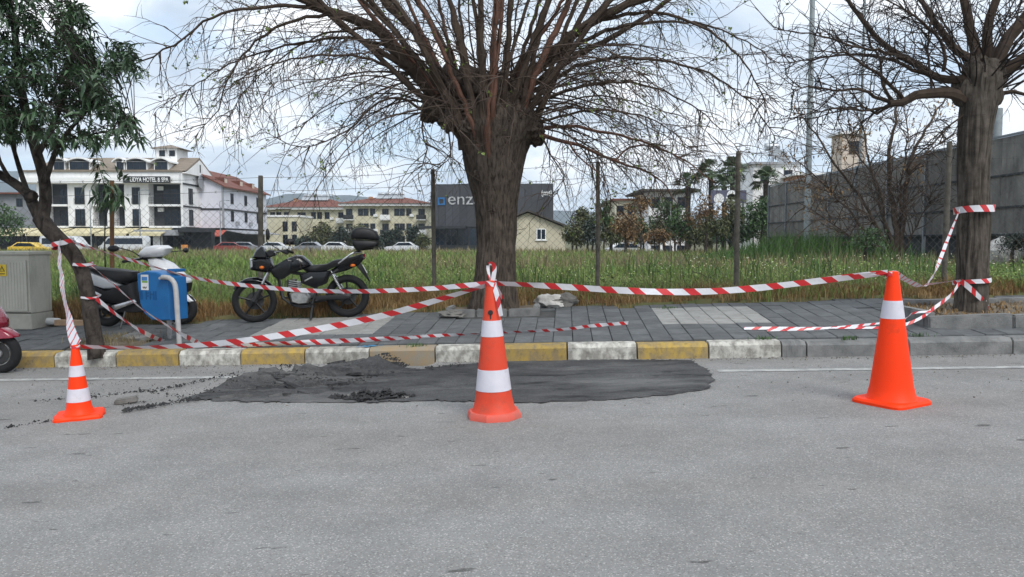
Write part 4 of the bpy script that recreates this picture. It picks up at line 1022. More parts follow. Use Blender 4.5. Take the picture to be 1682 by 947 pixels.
# block on the road
p = hit(208, 662, road=True); bm = bmesh.new(); bmesh.ops.create_cube(bm, size=1)
for v in bm.verts: v.co = Vector((v.co.x*.17*(1+.12*noise.noise(v.co*9)), v.co.y*.10, v.co.z*.045*(1+.3*noise.noise(v.co*5))+.022))
bmesh.ops.bevel(bm, geom=bm.edges[:], offset=.010, segments=2, affect='EDGES')
m_ = MB(); m_.bm(bm); o = m_.build('paving_block', 'rock_dark'); o.location = p; o.rotation_euler = (0, R(-6), R(20)); tag(o, 'broken brown paving block lying on the road by the small cone', 'stone')
# broken slab at the bin foot
p = hit(222, 560); m_ = MB(); m_.slab([(-.22, -.05), (.1, -.09), (.3, .02), (.12, .12), (-.1, .10)], 0, .045); o = m_.build('broken_slab', 'kerb_grey', smooth=False); o.location = p+Vector((0, 0, .02)); o.rotation_euler = (R(16), R(-4), 0); tag(o, 'broken grey slab tilted on the paving at the foot of the blue bin', 'slab')
p = hit(120, 534); m_ = MB(); m_.box((0, 0, .035), (.42, .10, .07), Matrix.Rotation(R(2), 3, 'Y')); o = m_.build('wood_plank', 'plank', smooth=False); o.location = p; o.rotation_euler = (0, 0, R(6)); tag(o, 'pale wood offcut lying in the grass edge behind the hanging tape', 'plank')
p = hit(86, 534); m_ = MB(); m_.lathe([(.045, -.10), (.05, -.09), (.05, .09), (.035, .10)], (0, 0, .05), 12, 'X'); o = m_.build('white_canister', 'sticker_white'); o.location = p; o.rotation_euler = (0, R(4), R(10)); tag(o, 'white plastic canister lying beside the utility cabinet', 'litter')

# ================================================================== utility cabinet
def cabinet():
    c = hit(53, 541); w, d = 1.35, .40
    k = F/c.y; hgt = (541-412)/k
    t = thing('utility_cabinet', 'beige metal utility cabinet with yellow warning sticker on a plinth beside the leaning tree', 'cabinet', c, A4)
    ph = .205
    MB().bevbox((-w/2, d/2, ph/2), (w+.02, d+.02, ph), .008).build('plinth', 'cabinet_plinth', t)
    MB().bevbox((-w/2, d/2, ph+(hgt-ph)/2-.02), (w, d, hgt-ph-.05), .008).build('body', 'cabinet', t)
    MB().bevbox((-w/2, d/2, hgt-.025), (w+.03, d+.04, .05), .012).build('roof', 'cabinet', t)
    for k_ in range(2):
        x0 = -.03-(k_+1)*.64; dr = MB().bevbox((x0+.32, -.006, ph+.36), (.62, .016, .66), .004).build('door', 'cabinet', t)
        m_ = MB()
        for i in range(14): m_.box((x0+.06+i*.04, -.0155, ph+.36), (.010, .003, .60))
        m_.build('ribs', 'cabinet', dr, smooth=False)
    m_ = MB().box((-w/2, -.0012, ph+.012), (w-.02, .004, .010)); m_.build('seam', 'gap_dark', t)
    s = MB().box((-.36, -.0195, ph+.56), (.115, .003, .15)).build('warning_sticker', 'sticker_yellow', t)
    m_ = MB(); m_.add([(-.40, -.0225, ph+.545), (-.32, -.0225, ph+.545), (-.36, -.0225, ph+.62)], [(0, 1, 2)]); m_.box((-.36, -.0225, ph+.515), (.07, .001, .010)); m_.build('pictogram', 'ink', s, smooth=False)
    m_ = MB(); m_.add([(-.385, -.0235, ph+.551), (-.335, -.0235, ph+.551), (-.36, -.0235, ph+.602)], [(0, 1, 2)]); m_.build('pictogram_field', 'sticker_yellow', s, smooth=False)
    m_ = MB(); m_.add([(-.357, -.0245, ph+.60), (-.368, -.0245, ph+.575), (-.358, -.0245, ph+.575), (-.364, -.0245, ph+.553), (-.350, -.0245, ph+.580), (-.359, -.0245, ph+.580)], [(0, 1, 2, 3, 4, 5)]); m_.build('lightning_bolt', 'ink', s, smooth=False)
cabinet()

# ================================================================== blue litter bin on its frame
def litter_bin():
    c = hit(284, 561); Y = c.y; k = F/Y
    t = thing('litter_bin', 'blue litter bin slung on a bent white tube frame in front of the white scooter', 'bin', c, R(-16))
    X = lambda px: (px-284)/k; Z = lambda py: (561-py)/k
    # tub: side outline, wide drum
    w = .37*.5; poly = [(X(233), Z(446)), (X(252), Z(441)), (X(276), Z(443)), (X(299), Z(452)), (X(300), Z(470)), (X(301), Z(525)), (X(290), Z(526)), (X(262), Z(526)), (X(246), Z(515)), (X(238), Z(498)), (X(234), Z(470))]
    cxp = sum(q[0] for q in poly)/len(poly); czp = sum(q[1] for q in poly)/len(poly); poly = [(cxp+(q[0]-cxp)*.93, czp+(q[1]-czp)*.95) for q in poly]
    MB().pillow(poly, .15, ((1, .955), (.93, .99), (.8, 1), (.5, 1))).build('tub', 'bin_blue', t, ang=45)
    MB().bevbox((X(288), .05, Z(443)), (.12, .18, .035), .008).build('lid', 'bin_blue', t)
    yf = -.1525
    st = MB().box((X(251), yf, Z(462)), (14.5/k, .003, 25/k)).build('sticker', 'sticker_white', t)
    MB().box((X(251), yf-.0025, Z(456)), (11/k, .001, 6/k)).build('sticker_picture', 'sticker_blue', st)
    MB().box((X(251.5), yf-.0025, Z(461)), (11/k, .001, 3/k)).build('sticker_field', 'sticker_green', st)
    m_ = MB(); 
    for i in range(5): m_.box((X(248+i*1.5), yf-.0025, Z(470+(i % 2)*1.2)), (.008, .001, .018-.004*(i % 2)))
    m_.build('sticker_print', 'ink', st)
    m_ = MB()          # worn raised lettering on the front
    for i, (px, h) in enumerate(((241, 14), (244.5, 14), (253, 14), (261, 14), (268, 14), (272, 14))): m_.box((X(px), yf, Z(483)), (.010, .005, h/k))
    for px, py in ((256, 479), (256, 484), (264.5, 481)): m_.box((X(px), yf, Z(py)), (.035, .005, .010))
    m_.build('raised_letters', 'bin_mark', t)
    zr = Z(453)
    m_ = MB(); m_.tube(catmull([(X(288), -.175, zr), (X(301), -.175, zr-.005), (X(311), -.175, zr-.06), (X(314), -.175, zr-.16), (X(316), -.175, Z(520)), (X(318), -.175, -.03)], .03), .028, 10); m_.build('frame_leg', 'post_white', t)
    m_ = MB(); m_.tube(catmull([(X(278), .175, zr), (X(262), .175, zr-.005), (X(255), .175, zr-.06), (X(255), .175, zr-.2), (X(256), .175, Z(525)), (X(257), .175, -.02)], .03), .026, 10); m_.build('frame_leg', 'post_white', t)
    m_ = MB(); m_.tube([(X(285), -.19, zr-.01), (X(282), .19, zr-.01)], .016, 8); m_.build('axle', 'post_white', t)
    m_ = MB(); m_.tube([(X(316), -.175, Z(529)), (X(257), .175, Z(529))], .010, 8); m_.build('cross_bar', 'post_white', t)
litter_bin()

# ================================================================== two-wheelers
def wheel(t, name, c, R0, rt, spokes, disc=True, hubm='steel_dark', rimm='black_plastic', y=0.0, tw=.045, kspoke=.014):
    w = MB().torus((c[0], y, c[1]), R0-rt, rt, 40, 10, flat=tw/rt).build(name, 'rubber', t)
    m_ = MB().torus((c[0], y, c[1]), R0-2*rt+.004, .012, 36, 6, flat=1.6); m_.build('rim', rimm, w)
    m_ = MB()
    for i in range(spokes):
        a = 2*math.pi*i/spokes+.3; p0 = Vector((c[0]+.03*math.cos(a), y, c[1]+.03*math.sin(a))); p1 = Vector((c[0]+(R0-2*rt)*math.cos(a), y, c[1]+(R0-2*rt)*math.sin(a)))
        m_.tube([p0, p0.lerp(p1, .5), p1], [kspoke*1.5, kspoke*.9, kspoke], 6)
    m_.build('spokes', rimm, w)
    MB().lathe([(.012, -.07), (.04, -.06), (.045, -.02), (.045, .02), (.04, .06), (.012, .07)], (c[0], y, c[1]), 18, 'Y').build('hub', hubm, w)
    if disc: MB().lathe([(.045, -.045), (.115, -.045), (.115, -.040), (.045, -.040)], (c[0], y, c[1]), 28, 'Y', cap=False).build('brake_disc', 'steel_dark', w)
    return w
def motorcycle():
    pf, pr = hit(420, 529), hit(573, 520)
    b = pr; d = (pf-pr); L = d.length
    t = thing('motorcycle', 'black motorcycle with a rear top box parked on its centre stand at the grass edge', 'motorcycle', b)
    t.rotation_euler = (0, math.asin((pr.z-pf.z)/L), math.atan2(d.y, d.x))     # local +x runs to the front wheel
    s = L/153.2
    def B(x, y): return ((573-x)*s, ((520+(573-x)*9/153)-y)*s)
    def PL(pts): return [B(*p) for p in pts]
    RW = 36.5*s
    wheel(t, 'front_wheel', B(420, 493), RW, .040, 5, tw=.042)
    wheel(t, 'rear_wheel', B(573, 484), RW, .046, 5, tw=.052)
    fx, fz = B(420, 493); hx, hz = B(449, 440)
    for y in (-.085, .085):
        m_ = MB(); m_.tube([(fx, y, fz), (fx+(hx-fx)*.55, y, fz+(hz-fz)*.55)], .026, 10); m_.build('fork_slider', 'steel_dark', t)
        m_ = MB(); m_.tube([(fx+(hx-fx)*.5, y, fz+(hz-fz)*.5), (hx-.02, y, hz+.05)], .017, 10); m_.build('fork_tube', 'chrome', t)
    # mudguard over the front wheel
    m_ = MB(); V = []; n = 16
    for i in range(n+1):
        a = R(35+115*i/n); 
        for y, r in ((-.062, RW-.015), (-.045, RW+.018), (0, RW+.026), (.045, RW+.018), (.062, RW-.015)): V.append((fx+r*math.cos(a), y, fz+r*math.sin(a)))
    m_.add(V, [(i*5+j, i*5+j+1, i*5+6+j, i*5+5+j) for i in range(n) for j in range(4)]); m_.build('front_mudguard', 'black_gloss', t, ang=60)
    MB().pillow(PL([(418, 441), (419, 423), (434, 420), (452, 420), (456, 434), (448, 446), (430, 443)]), .13, ((1, .6), (.8, .9), (.4, 1))).build('headlight_cowl', 'black_gloss', t)
    MB().pillow(PL([(416.5, 440), (418, 422), (435, 423), (428, 438)]), .115, ((1, .55), (.8, .9), (.4, 1.02))).build('headlight', 'lens_clear', t)
    MB().pillow(PL([(421, 421), (428, 408), (437, 400), (441, 402), (447, 418), (446, 422)]), .10, ((1, .7), (.8, .92), (.4, 1))).build('windscreen', 'screen_smoke', t)
    MB().pillow(PL([(443, 412), (449, 407), (458, 408), (460, 416), (448, 420)]), .07).build('instruments', 'black_plastic', t)
    m_ = MB(); hb = B(458, 413); m_.tube(catmull([(hb[0]-.19, -.36, hb[1]+.0), (hb[0]-.10, -.24, hb[1]+.035), (hb[0], -.08, hb[1]+.01), (hb[0], .08, hb[1]+.01), (hb[0]-.10, .24, hb[1]+.035), (hb[0]-.19, .36, hb[1])], .04), .012, 8); hbo = m_.build('handlebar', 'steel_dark', t)
    for y in (-1, 1):
        m_ = MB(); m_.tube([(hb[0]-.19, y*.36, hb[1]), (hb[0]-.125, y*.26, hb[1]+.027)], .019, 10); m_.build('grip', 'rubber', hbo)
        m_ = MB(); m_.tube([(hb[0]-.10, y*.25, hb[1]+.03), (hb[0]-.03, y*.33, hb[1]+.02), (hb[0]-.06, y*.42, hb[1]+.01)], .006, 6); m_.build('lever', 'alloy', hbo)
    for (px, py, y, w, h) in ((453, 381, .30, .035, .10), (479, 393, -.32, .085, .06)):
        c = B(px, py); m_ = MB(); m_.tube(catmull([(hb[0]-.09, y*.75, hb[1]+.04), (c[0]+.02, y*.95, c[1]-.09), (c[0], y, c[1])], .04), .006, 6); m_.ball((c[0], y, c[1]), 1, 2, 0, 1, (w*.75, .025 if h > w else .045, h*.75)); m_.build('mirror', 'black_plastic', t)
    MB().pillow(PL([(451, 440), (462, 430), (480, 420), (492, 415), (503, 416), (513, 425), (518, 432), (505, 438), (490, 443), (470, 447), (455, 446)]), .145, ((1, .55), (.86, .82), (.5, .97), (.2, 1.02))).build('fuel_tank', 'black_gloss', t, ang=60)
    for y in (-.135, .135): MB().pillow(PL([(449, 439), (478, 421), (486, 424), (482, 446), (468, 456), (456, 452)]), .022, yc=y).build('tank_shroud', 'black_gloss', t)
    MB().pillow(PL([(503, 438), (516, 432), (540, 430), (553, 423), (578, 418), (600, 412), (602, 416), (580, 427), (556, 434), (535, 443), (512, 445)]), .125, ((1, .8), (.85, .95), (.5, 1.03))).build('seat', 'seat_vinyl', t, ang=60)
    for y in (-.115, .115):
        MB().pillow(PL([(497, 448), (511, 443), (535, 442), (548, 440), (540, 462), (520, 470), (499, 462)]), .03, yc=y).build('side_panel', 'black_gloss', t)
        m_ = MB().pillow(PL([(504, 457), (517, 450), (518, 452), (505, 459)]), .008, yc=y*1.29); m_.build('side_emblem', 'alloy', t)
        m_ = MB(); m_.tube(catmull([(B(561, 428)[0], y, B(561, 428)[1]), (B(575, 418)[0], y*1.1, B(575, 418)[1]), (B(587, 410)[0], y*.95, B(587, 410)[1]), (B(600, 409)[0], y*.6, B(600, 409)[1])], .03), .013, 8); m_.build('grab_rail', 'chrome', t)
    MB().pillow(PL([(545, 441), (560, 432), (585, 423), (603, 411), (606, 418), (596, 430), (575, 440), (552, 446)]), .105).build('tail_cowl', 'black_gloss', t)
    MB().pillow(PL([(600, 413), (607, 410), (606, 420), (600, 422)]), .06).build('tail_light', 'red_lens', t)
    for y in (-.16, .16):
        c = B(585, 431); m_ = MB(); m_.ball((c[0], y, c[1]), 1, 2, 0, 1, (.035, .035, .02)); m_.build('indicator', 'amber', t)
        c = B(438, 436); m_ = MB(); m_.ball((c[0], y, c[1]), 1, 2, 0, 1, (.03, .035, .022)); m_.build('indicator', 'amber', t)
    MB().pillow(PL([(590, 424), (596, 424), (605, 440), (613, 459), (609, 457), (598, 442), (590, 432)]), .085, ((1, .8), (.9, 1))).build('rear_mudguard', 'black_plastic', t)
    c = B(603, 437); MB().box((c[0]-.01, 0, c[1]), (.006, .18, .12), Matrix.Rotation(R(25), 3, 'Y')).build('number_plate', 'plate', t)
    # top box on its rack
    MB().pillow(PL([(583, 380), (585, 373), (592, 368), (603, 366), (618, 368), (628, 373), (632, 382), (632, 388), (610, 387), (584, 386)]), .20, ((1, .62), (.92, .86), (.7, .97), (.3, 1))).build('top_box_lid', 'black_plastic', t, ang=60)
    bx = MB().pillow(PL([(584, 387), (632, 389), (629, 398), (612, 402), (592, 406), (586, 396)]), .195, ((1, .66), (.92, .88), (.7, .97), (.3, 1))).build('top_box', 'black_plastic', t, ang=60)
    c = B(619, 374); MB().pillow(PL([(612, 371), (620, 370), (628, 375), (627, 379), (614, 376)]), .155, ((1, .7), (.9, 1))).build('reflector', 'red_lens', bx)
    m_ = MB(); 
    for y in (-.08, .08): m_.tube([(*[B(588, 409)[0]], y, B(588, 409)[1]), (B(600, 405)[0], y, B(600, 405)[1]), (B(620, 402)[0], y, B(620, 402)[1])], .010, 6)
    m_.build('rack', 'steel_dark', t)
    # engine
    e = MB().pillow(PL([(478, 480), (484, 476), (505, 478), (512, 486), (508, 496), (492, 498), (480, 494)]), .13, ((1, .8), (.8, .95), (.5, 1))).build('engine', 'alloy', t)
    m_ = MB()
    for i in range(6):
        x0, z0 = B(477+i*.8, 476-i*3.2); m_.bevbox((x0-.06, 0, z0), (.15, .17, .012), .003, Matrix.Rotation(R(-12), 3, 'Y'))
    m_.build('cylinder_fins', 'alloy', t)
    MB().pillow(PL([(474, 474), (474, 458), (490, 455), (492, 476)]), .06).build('cylinder', 'steel_dark', t)
    MB().lathe([(.001, -.145), (.055, -.145), (.062, -.135), (.062, -.10)], (B(500, 488)[0], 0, B(500, 488)[1]), 20, 'Y').build('clutch_cover', 'alloy', e)
    MB().pillow(PL([(477, 496), (510, 498), (518, 502), (498, 505), (480, 501)]), .10).build('belly_pan', 'black_plastic', t)
    P = [B(452, 436), B(462, 460), B(466, 488), B(478, 498)]
    m_ = MB(); m_.tube([(x, 0, z) for x, z in P], .019, 8); m_.tube([(B(455, 440)[0], 0, B(455, 440)[1]), (B(500, 447)[0], 0, B(500, 447)[1]), (B(540, 446)[0], 0, B(540, 446)[1])], .022, 8)
    for y in (-.1, .1): m_.tube([(B(515, 446)[0], y, B(515, 446)[1]), (B(522, 475)[0], y, B(522, 475)[1]), (B(514, 497)[0], y, B(514, 497)[1])], .016, 8); m_.tube([(B(518, 468)[0], y, B(518, 468)[1]), (B(560, 438)[0], y, B(560, 438)[1])], .013, 8)
    m_.build('frame', 'steel_dark', t)
    m_ = MB(); m_.tube([(B(462, 462)[0], -.08, B(462, 462)[1]), (B(460, 484)[0], -.16, B(460, 484)[1]), (B(468, 489)[0], -.17, B(468, 489)[1]), (B(478, 488)[0], -.10, B(478, 488)[1])], .011, 6); m_.build('crash_bar', 'steel_dark', t)
    for y in (-.075, .075):
        m_ = MB(); m_.tube([(B(518, 487)[0], y, B(518, 487)[1]), (B(573, 484)[0], y, B(573, 484)[1])], .018, 8); m_.build('swingarm', 'steel_dark', t)
        m_ = MB(); m_.tube([(B(567, 480)[0], y*1.3, B(567, 480)[1]), (B(548, 441)[0], y*1.3, B(548, 441)[1])], .012, 8)
        for i in range(9):
            f = .25+i*.06; m_.torus((B(567-19*f, 480-39*f)[0], y*1.3, B(567-19*f, 480-39*f)[1]), .026, .006, 14, 5, 'Z')
        m_.build('rear_shock', 'chrome', t)
    m_ = MB(); m_.tube(catmull([(B(480, 470)[0], -.06, B(480, 470)[1]), (B(474, 482)[0], -.10, B(474, 482)[1]), (B(484, 499)[0], -.12, B(484, 499)[1]), (B(515, 496)[0], -.14, B(515, 496)[1]), (B(545, 490)[0], -.15, B(545, 490)[1])], .04), .019, 8); m_.tube([(B(540, 491)[0], -.155, B(540, 491)[1]), (B(560, 487)[0], -.16, B(560, 487)[1]), (B(592, 478)[0], -.165, B(592, 478)[1])], [.03, .042, .038], 12); m_.build('exhaust', 'steel_dark', t)
    m_ = MB(); m_.pillow(PL([(505, 482), (524, 474), (548, 470), (549, 474), (526, 482), (510, 494)]), .012, yc=-.14); m_.build('foot_bracket', 'alloy', t)
    m_ = MB(); m_.tube([(B(513, 490)[0], -.12, B(513, 490)[1]), (B(513, 490)[0], -.26, B(513, 490)[1])], .014, 8); m_.build('foot_peg', 'rubber', t)
    MB().pillow(PL([(520, 483), (572, 480), (580, 484), (572, 489), (520, 490)]), .012, yc=.105).build('chain_guard', 'black_plastic', t)
    for y in (-.10, .10):
        m_ = MB(); x0, z0 = B(515, 502); m_.tube([(x0, y, z0+.02), (x0+.02, y*1.1, .10), (x0+.035, y*1.25, .006)], [.016, .014, .016], 8); m_.build('stand_leg', 'steel_dark', t)
    m_ = MB(); m_.tube([(x0+.035, -.14, .012), (x0+.035, .14, .012)], .012, 6); m_.build('stand_foot', 'steel_dark', t)
motorcycle()

def white_scooter():
    pr, pf = hit(178, 537), hit(299, 533.5); d = pf-pr; L = d.length; s = L/121
    t = thing('scooter', 'white and black scooter parked behind the blue litter bin', 'scooter', pr); t.rotation_euler = (0, -math.asin((pf.z-pr.z)/L), math.atan2(d.y, d.x))
    B = lambda x, y: ((x-178)*s, ((537-(x-178)*3.5/121)-y)*s); PL = lambda pts: [B(*p) for p in pts]
    wheel(t, 'rear_wheel', B(178, 510), 26*s, .055, 5, False, tw=.06, rimm='steel_dark'); wheel(t, 'front_wheel', B(299, 506), 26.5*s, .05, 5, True, tw=.055, rimm='steel_dark')
    MB().pillow(PL([(152, 436), (170, 439), (205, 442), (229, 446), (231, 455), (222, 466), (208, 465), (190, 455), (165, 446)]), .15, ((1, .75), (.8, .95), (.4, 1.03))).build('seat', 'seat_vinyl', t, ang=60)
    MB().pillow(PL([(149, 440), (165, 447), (190, 457), (213, 467), (207, 472), (185, 474), (160, 466), (150, 455)]), .165, ((1, .75), (.85, .93), (.5, 1))).build('rear_panel', 'scooter_white', t, ang=60)
    MB().pillow(PL([(152, 460), (185, 476), (212, 468), (232, 462), (236, 488), (236, 500), (205, 498), (175, 492), (155, 478)]), .17, ((1, .75), (.85, .93), (.5, 1))).build('lower_body', 'black_plastic', t, ang=60)
    for y in (-.168, .168): MB().pillow(PL([(152, 466), (182, 482), (180, 485), (154, 472)]), .012, yc=y).build('trim_strip', 'scooter_white', t); MB().pillow(PL([(196, 500), (234, 490), (237, 494), (202, 508)]), .012, yc=y).build('sill_trim', 'chrome', t)
    MB().pillow(PL([(180, 500), (240, 496), (272, 500), (272, 508), (240, 512), (200, 512), (180, 508)]), .13).build('floorboard', 'black_plastic', t)
    MB().pillow(PL([(255, 425), (268, 424), (286, 432), (300, 445), (315, 460), (314, 464), (300, 463), (292, 480), (296, 498), (280, 502), (270, 490), (264, 460)]), .19, ((1, .55), (.85, .82), (.5, 1))).build('front_shield', 'scooter_white', t, ang=60)
    MB().pillow(PL([(300, 464), (316, 464), (312, 478), (300, 486)]), .11).build('nose_grille', 'black_plastic', t)
    MB().pillow(PL([(286, 484), (300, 479), (313, 484), (322, 494), (318, 496), (305, 490), (290, 492)]), .07).build('front_mudguard', 'scooter_white', t)
    MB().pillow(PL([(237, 420), (243, 412), (251, 406), (266, 403), (280, 403), (287, 408), (282, 416), (270, 422), (245, 424)]), .16, ((1, .45), (.85, .78), (.5, 1))).build('handlebar_cowl', 'scooter_white', t, ang=60)
    MB().pillow(PL([(238, 424), (262, 424), (270, 422), (268, 432), (262, 436), (250, 428)]), .09).build('steering_neck', 'black_plastic', t)
    gx, gz = B(242, 424)
    for y in (-1, 1):
        m_ = MB(); m_.tube([(gx+.04, y*.10, gz), (gx-.02, y*.26, gz-.02), (gx-.08, y*.36, gz-.035)], .018, 8); m_.build('grip', 'rubber', t)
        m_ = MB(); m_.tube([(gx+.05, y*.14, gz+.01), (gx+.06, y*.30, gz), (gx+.01, y*.38, gz-.02)], .007, 6); m_.build('lever', 'alloy', t)
    c = B(213, 408)
    m_ = MB(); m_.tube(catmull([(gx+.02, -.15, gz+.03), (gx-.03, -.22, gz+.09), (c[0]+.06, -.28, c[1]+.01)], .03), .007, 6); m_.ball((c[0], -.28, c[1]), 1, 2, 0, 1, (.075, .03, .042)); m_.build('mirror', 'black_plastic', t)
    m_ = MB(); m_.tube([(gx+.1, .15, gz+.06), (gx+.42, .24, gz+.08)], .007, 6); m_.ball((gx+.44, .26, gz+.085), 1, 2, 0, 1, (.03, .06, .035)); m_.build('mirror', 'black_plastic', t)
    m_ = MB(); m_.tube([(B(190, 505)[0], -.10, B(190, 505)[1]), (B(170, 502)[0], -.13, B(170, 502)[1]), (B(158, 494)[0], -.13, B(158, 494)[1])], [.03, .045, .04], 12); m_.build('exhaust', 'steel_dark', t)
    MB().pillow(PL([(178, 503), (210, 500), (212, 512), (182, 517)]), .07, yc=.04).build('engine', 'steel_dark', t)
    m_ = MB(); m_.tube([(B(215, 510)[0], -.12, B(215, 510)[1]), (B(211, 535)[0], -.20, .004)], .012, 6); m_.build('stand', 'steel_dark', t)
    MB().pillow(PL([(150, 438), (156, 434), (160, 436), (158, 446), (151, 446)]), .10).build('tail_light', 'red_lens', t)
white_scooter()

def red_scooter():
    pf = hit(5, 612, road=True); s = pf.y/F; pf.z = HX(pf.x, pf.y)
    t = thing('scooter', 'dark red scooter on the road beside the kerb, only its front end showing', 'scooter', pf); t.rotation_euler = (0, -SLP, A4)
    B = lambda x, y: ((x-5)*s, (612-y)*s); PL = lambda pts: [B(*p) for p in pts]
    w = wheel(t, 'front_wheel', B(5, 579), 33*s, .046, 6, True, 'alloy', 'alloy', tw=.05, kspoke=.010)
    MB().torus((B(5, 579)[0], -.03, B(5, 579)[1]), 19*s, .007, 30, 6).build('rim_lip', 'chrome', w)
    MB().pillow(PL([(-26, 560), (-12, 548), (5, 538), (14, 537), (31, 549), (31, 553), (14, 554), (4, 556), (-6, 566), (-18, 574)]), .085, ((1, .85), (.8, 1), (.4, 1.04))).build('front_mudguard', 'scooter_red', t, ang=60)
    m_ = MB(); c = B(8, 560); m_.ball((c[0], -.09, c[1]), 1, 2, 0, 1, (.03, .025, .03)); m_.build('reflector', 'amber', t)
    MB().pillow(PL([(-40, 560), (-38, 520), (-40, 490), (-52, 455), (-42, 452), (-24, 485), (-2, 514), (5, 528), (5, 540), (-12, 552)]), .20, ((1, .6), (.85, .86), (.5, 1))).build('front_shield', 'scooter_red', t, ang=60)
    for y in (-.07, .07): m_ = MB(); m_.tube([(B(4, 579)[0], y, B(4, 579)[1]), (B(-3, 555)[0], y, B(-3, 555)[1]), (B(-14, 530)[0], y*.6, B(-14, 530)[1])], .018, 8); m_.build('fork', 'alloy', t)
    MB().pillow(PL([(-66, 455), (-60, 432), (-44, 428), (-36, 440), (-44, 456)]), .15, ((1, .5), (.8, .85), (.4, 1))).build('handlebar_cowl', 'scooter_red', t, ang=60)
    MB().pillow(PL([(-39, 433), (-34, 440), (-39, 450), (-46, 444)]), .07).build('headlight', 'lens_clear', t)
    m_ = MB(); m_.tube([(B(-60, 436)[0], -.34, B(-60, 436)[1]), (B(-54, 438)[0], 0, B(-54, 438)[1]), (B(-60, 436)[0], .34, B(-60, 436)[1])], .018, 8); m_.build('handlebar', 'rubber', t)
    MB().pillow(PL([(-120, 565), (-30, 562), (-22, 550), (-20, 575), (-120, 580)]), .16).build('floorboard', 'black_plastic', t)
    MB().pillow(PL([(-230, 520), (-190, 500), (-110, 500), (-100, 530), (-112, 572), (-160, 580), (-220, 555)]), .17, ((1, .6), (.85, .88), (.5, 1))).build('rear_body', 'scooter_red', t, ang=60)
    MB().pillow(PL([(-225, 512), (-190, 488), (-112, 488), (-104, 500), (-190, 506)]), .14).build('seat', 'seat_vinyl', t)
    wheel(t, 'rear_wheel', B(-178, 579), 33*s, .046, 6, False, 'alloy', 'alloy', tw=.05)
red_scooter()

# ================================================================== wire fence
def fence():
    posts = [(-45, 296, 10.55, .032), (428, 288, 10.75, .036), (711, 278, 10.85, .031), (982, 265, 10.85, .031), (1213, 248, 10.75, .037), (1560, 232, 10.75, .040), (1900, 222, 10.7, .035)]
    b = U(711, 278, 10.85); b.z = HX(b.x, b.y)
    t = thing('wire_fence', 'chain-link fence with weathered posts and barbed wire along the back of the pavement', 'fence', b)
    tops = []
    for i, (px, py, Y, r) in enumerate(posts):
        top = U(px, py, Y); foot = Vector((top.x+random.uniform(-.02, .02), Y, HX(top.x, Y)-.25)); lean = {1: .03, 5: .02}.get(i, 0); foot.x -= lean
        mid = foot.lerp(top, .5)+Vector((random.uniform(-.012, .012), 0, 0))
        m_ = MB(); m_.tube([foot, foot.lerp(mid, .5), mid, mid.lerp(top, .55), top-Vector((0, 0, .03)), top], [r*.95, r, r, r*.96, r*.92, r*.8], 10); m_.build('post', 'fence_post', t, b); tops.append((foot, top))
    wires = MB(); barbs = MB(); net = MB(); cell = .105
    for (f0, t0), (f1, t1) in zip(tops, tops[1:]):
        g0, g1 = f0+Vector((0, 0, .28)), f1+Vector((0, 0, .28))
        n = int((t1-t0).length/.28)
        for frac in (.985, .90):
            P = [ (f0.lerp(t0, frac)).lerp(f1.lerp(t1, frac), k/n) + Vector((0, -.055, -.02*math.sin(math.pi*k/n)+random.gauss(0, .003))) for k in range(n+1)]
            w_ = MB(); w_.tube(P, .0032, 3, cap=False)
            for p in P[1:-1]:
                for a in range(2): w_.tube([p+Vector((-.010, 0, .02*(1-2*a))), p+Vector((.012, .005, -.02*(1-2*a)))], .002, 3, cap=False)
            w_.build('barbed_wire', 'wire', t, b, smooth=False)
        # chain link: straight diagonals between bottom and top selvedge
        h0, h1 = .80*(t0-g0).length, .80*(t1-g1).length; L = (g1-g0).length
        def q(s, h):
            k = s/L; base = g0.lerp(g1, k); hh = h0+(h1-h0)*k
            return base + Vector((0, -.06+.012*math.sin(s*2.1), h*hh))
        nc = int(L/cell); hm = (h0+h1)/2
        for k in range(-int(hm/cell)-1, nc+int(hm/cell)+2):
            for sg in (1, -1):
                s0 = k*cell; a, e = (0.0, 1.0)
                s1 = s0+sg*hm
                lo_, hi_ = 0.0, 1.0
                if s1 != s0:
                    ta, tb = (0-s0)/(s1-s0), (L-s0)/(s1-s0); ta, tb = min(ta, tb), max(ta, tb); lo_, hi_ = max(0, ta), min(1, tb)
                if hi_-lo_ < .04: continue
                P = [q(s0+(s1-s0)*x, x)+Vector((0, sg*.003, 0)) for x in np.linspace(lo_, hi_, 4)]
                net.tube(P, .0017, 3, cap=False)
    net.build('wire_netting', 'wire', t, b, smooth=False, kind='stuff')
fence()

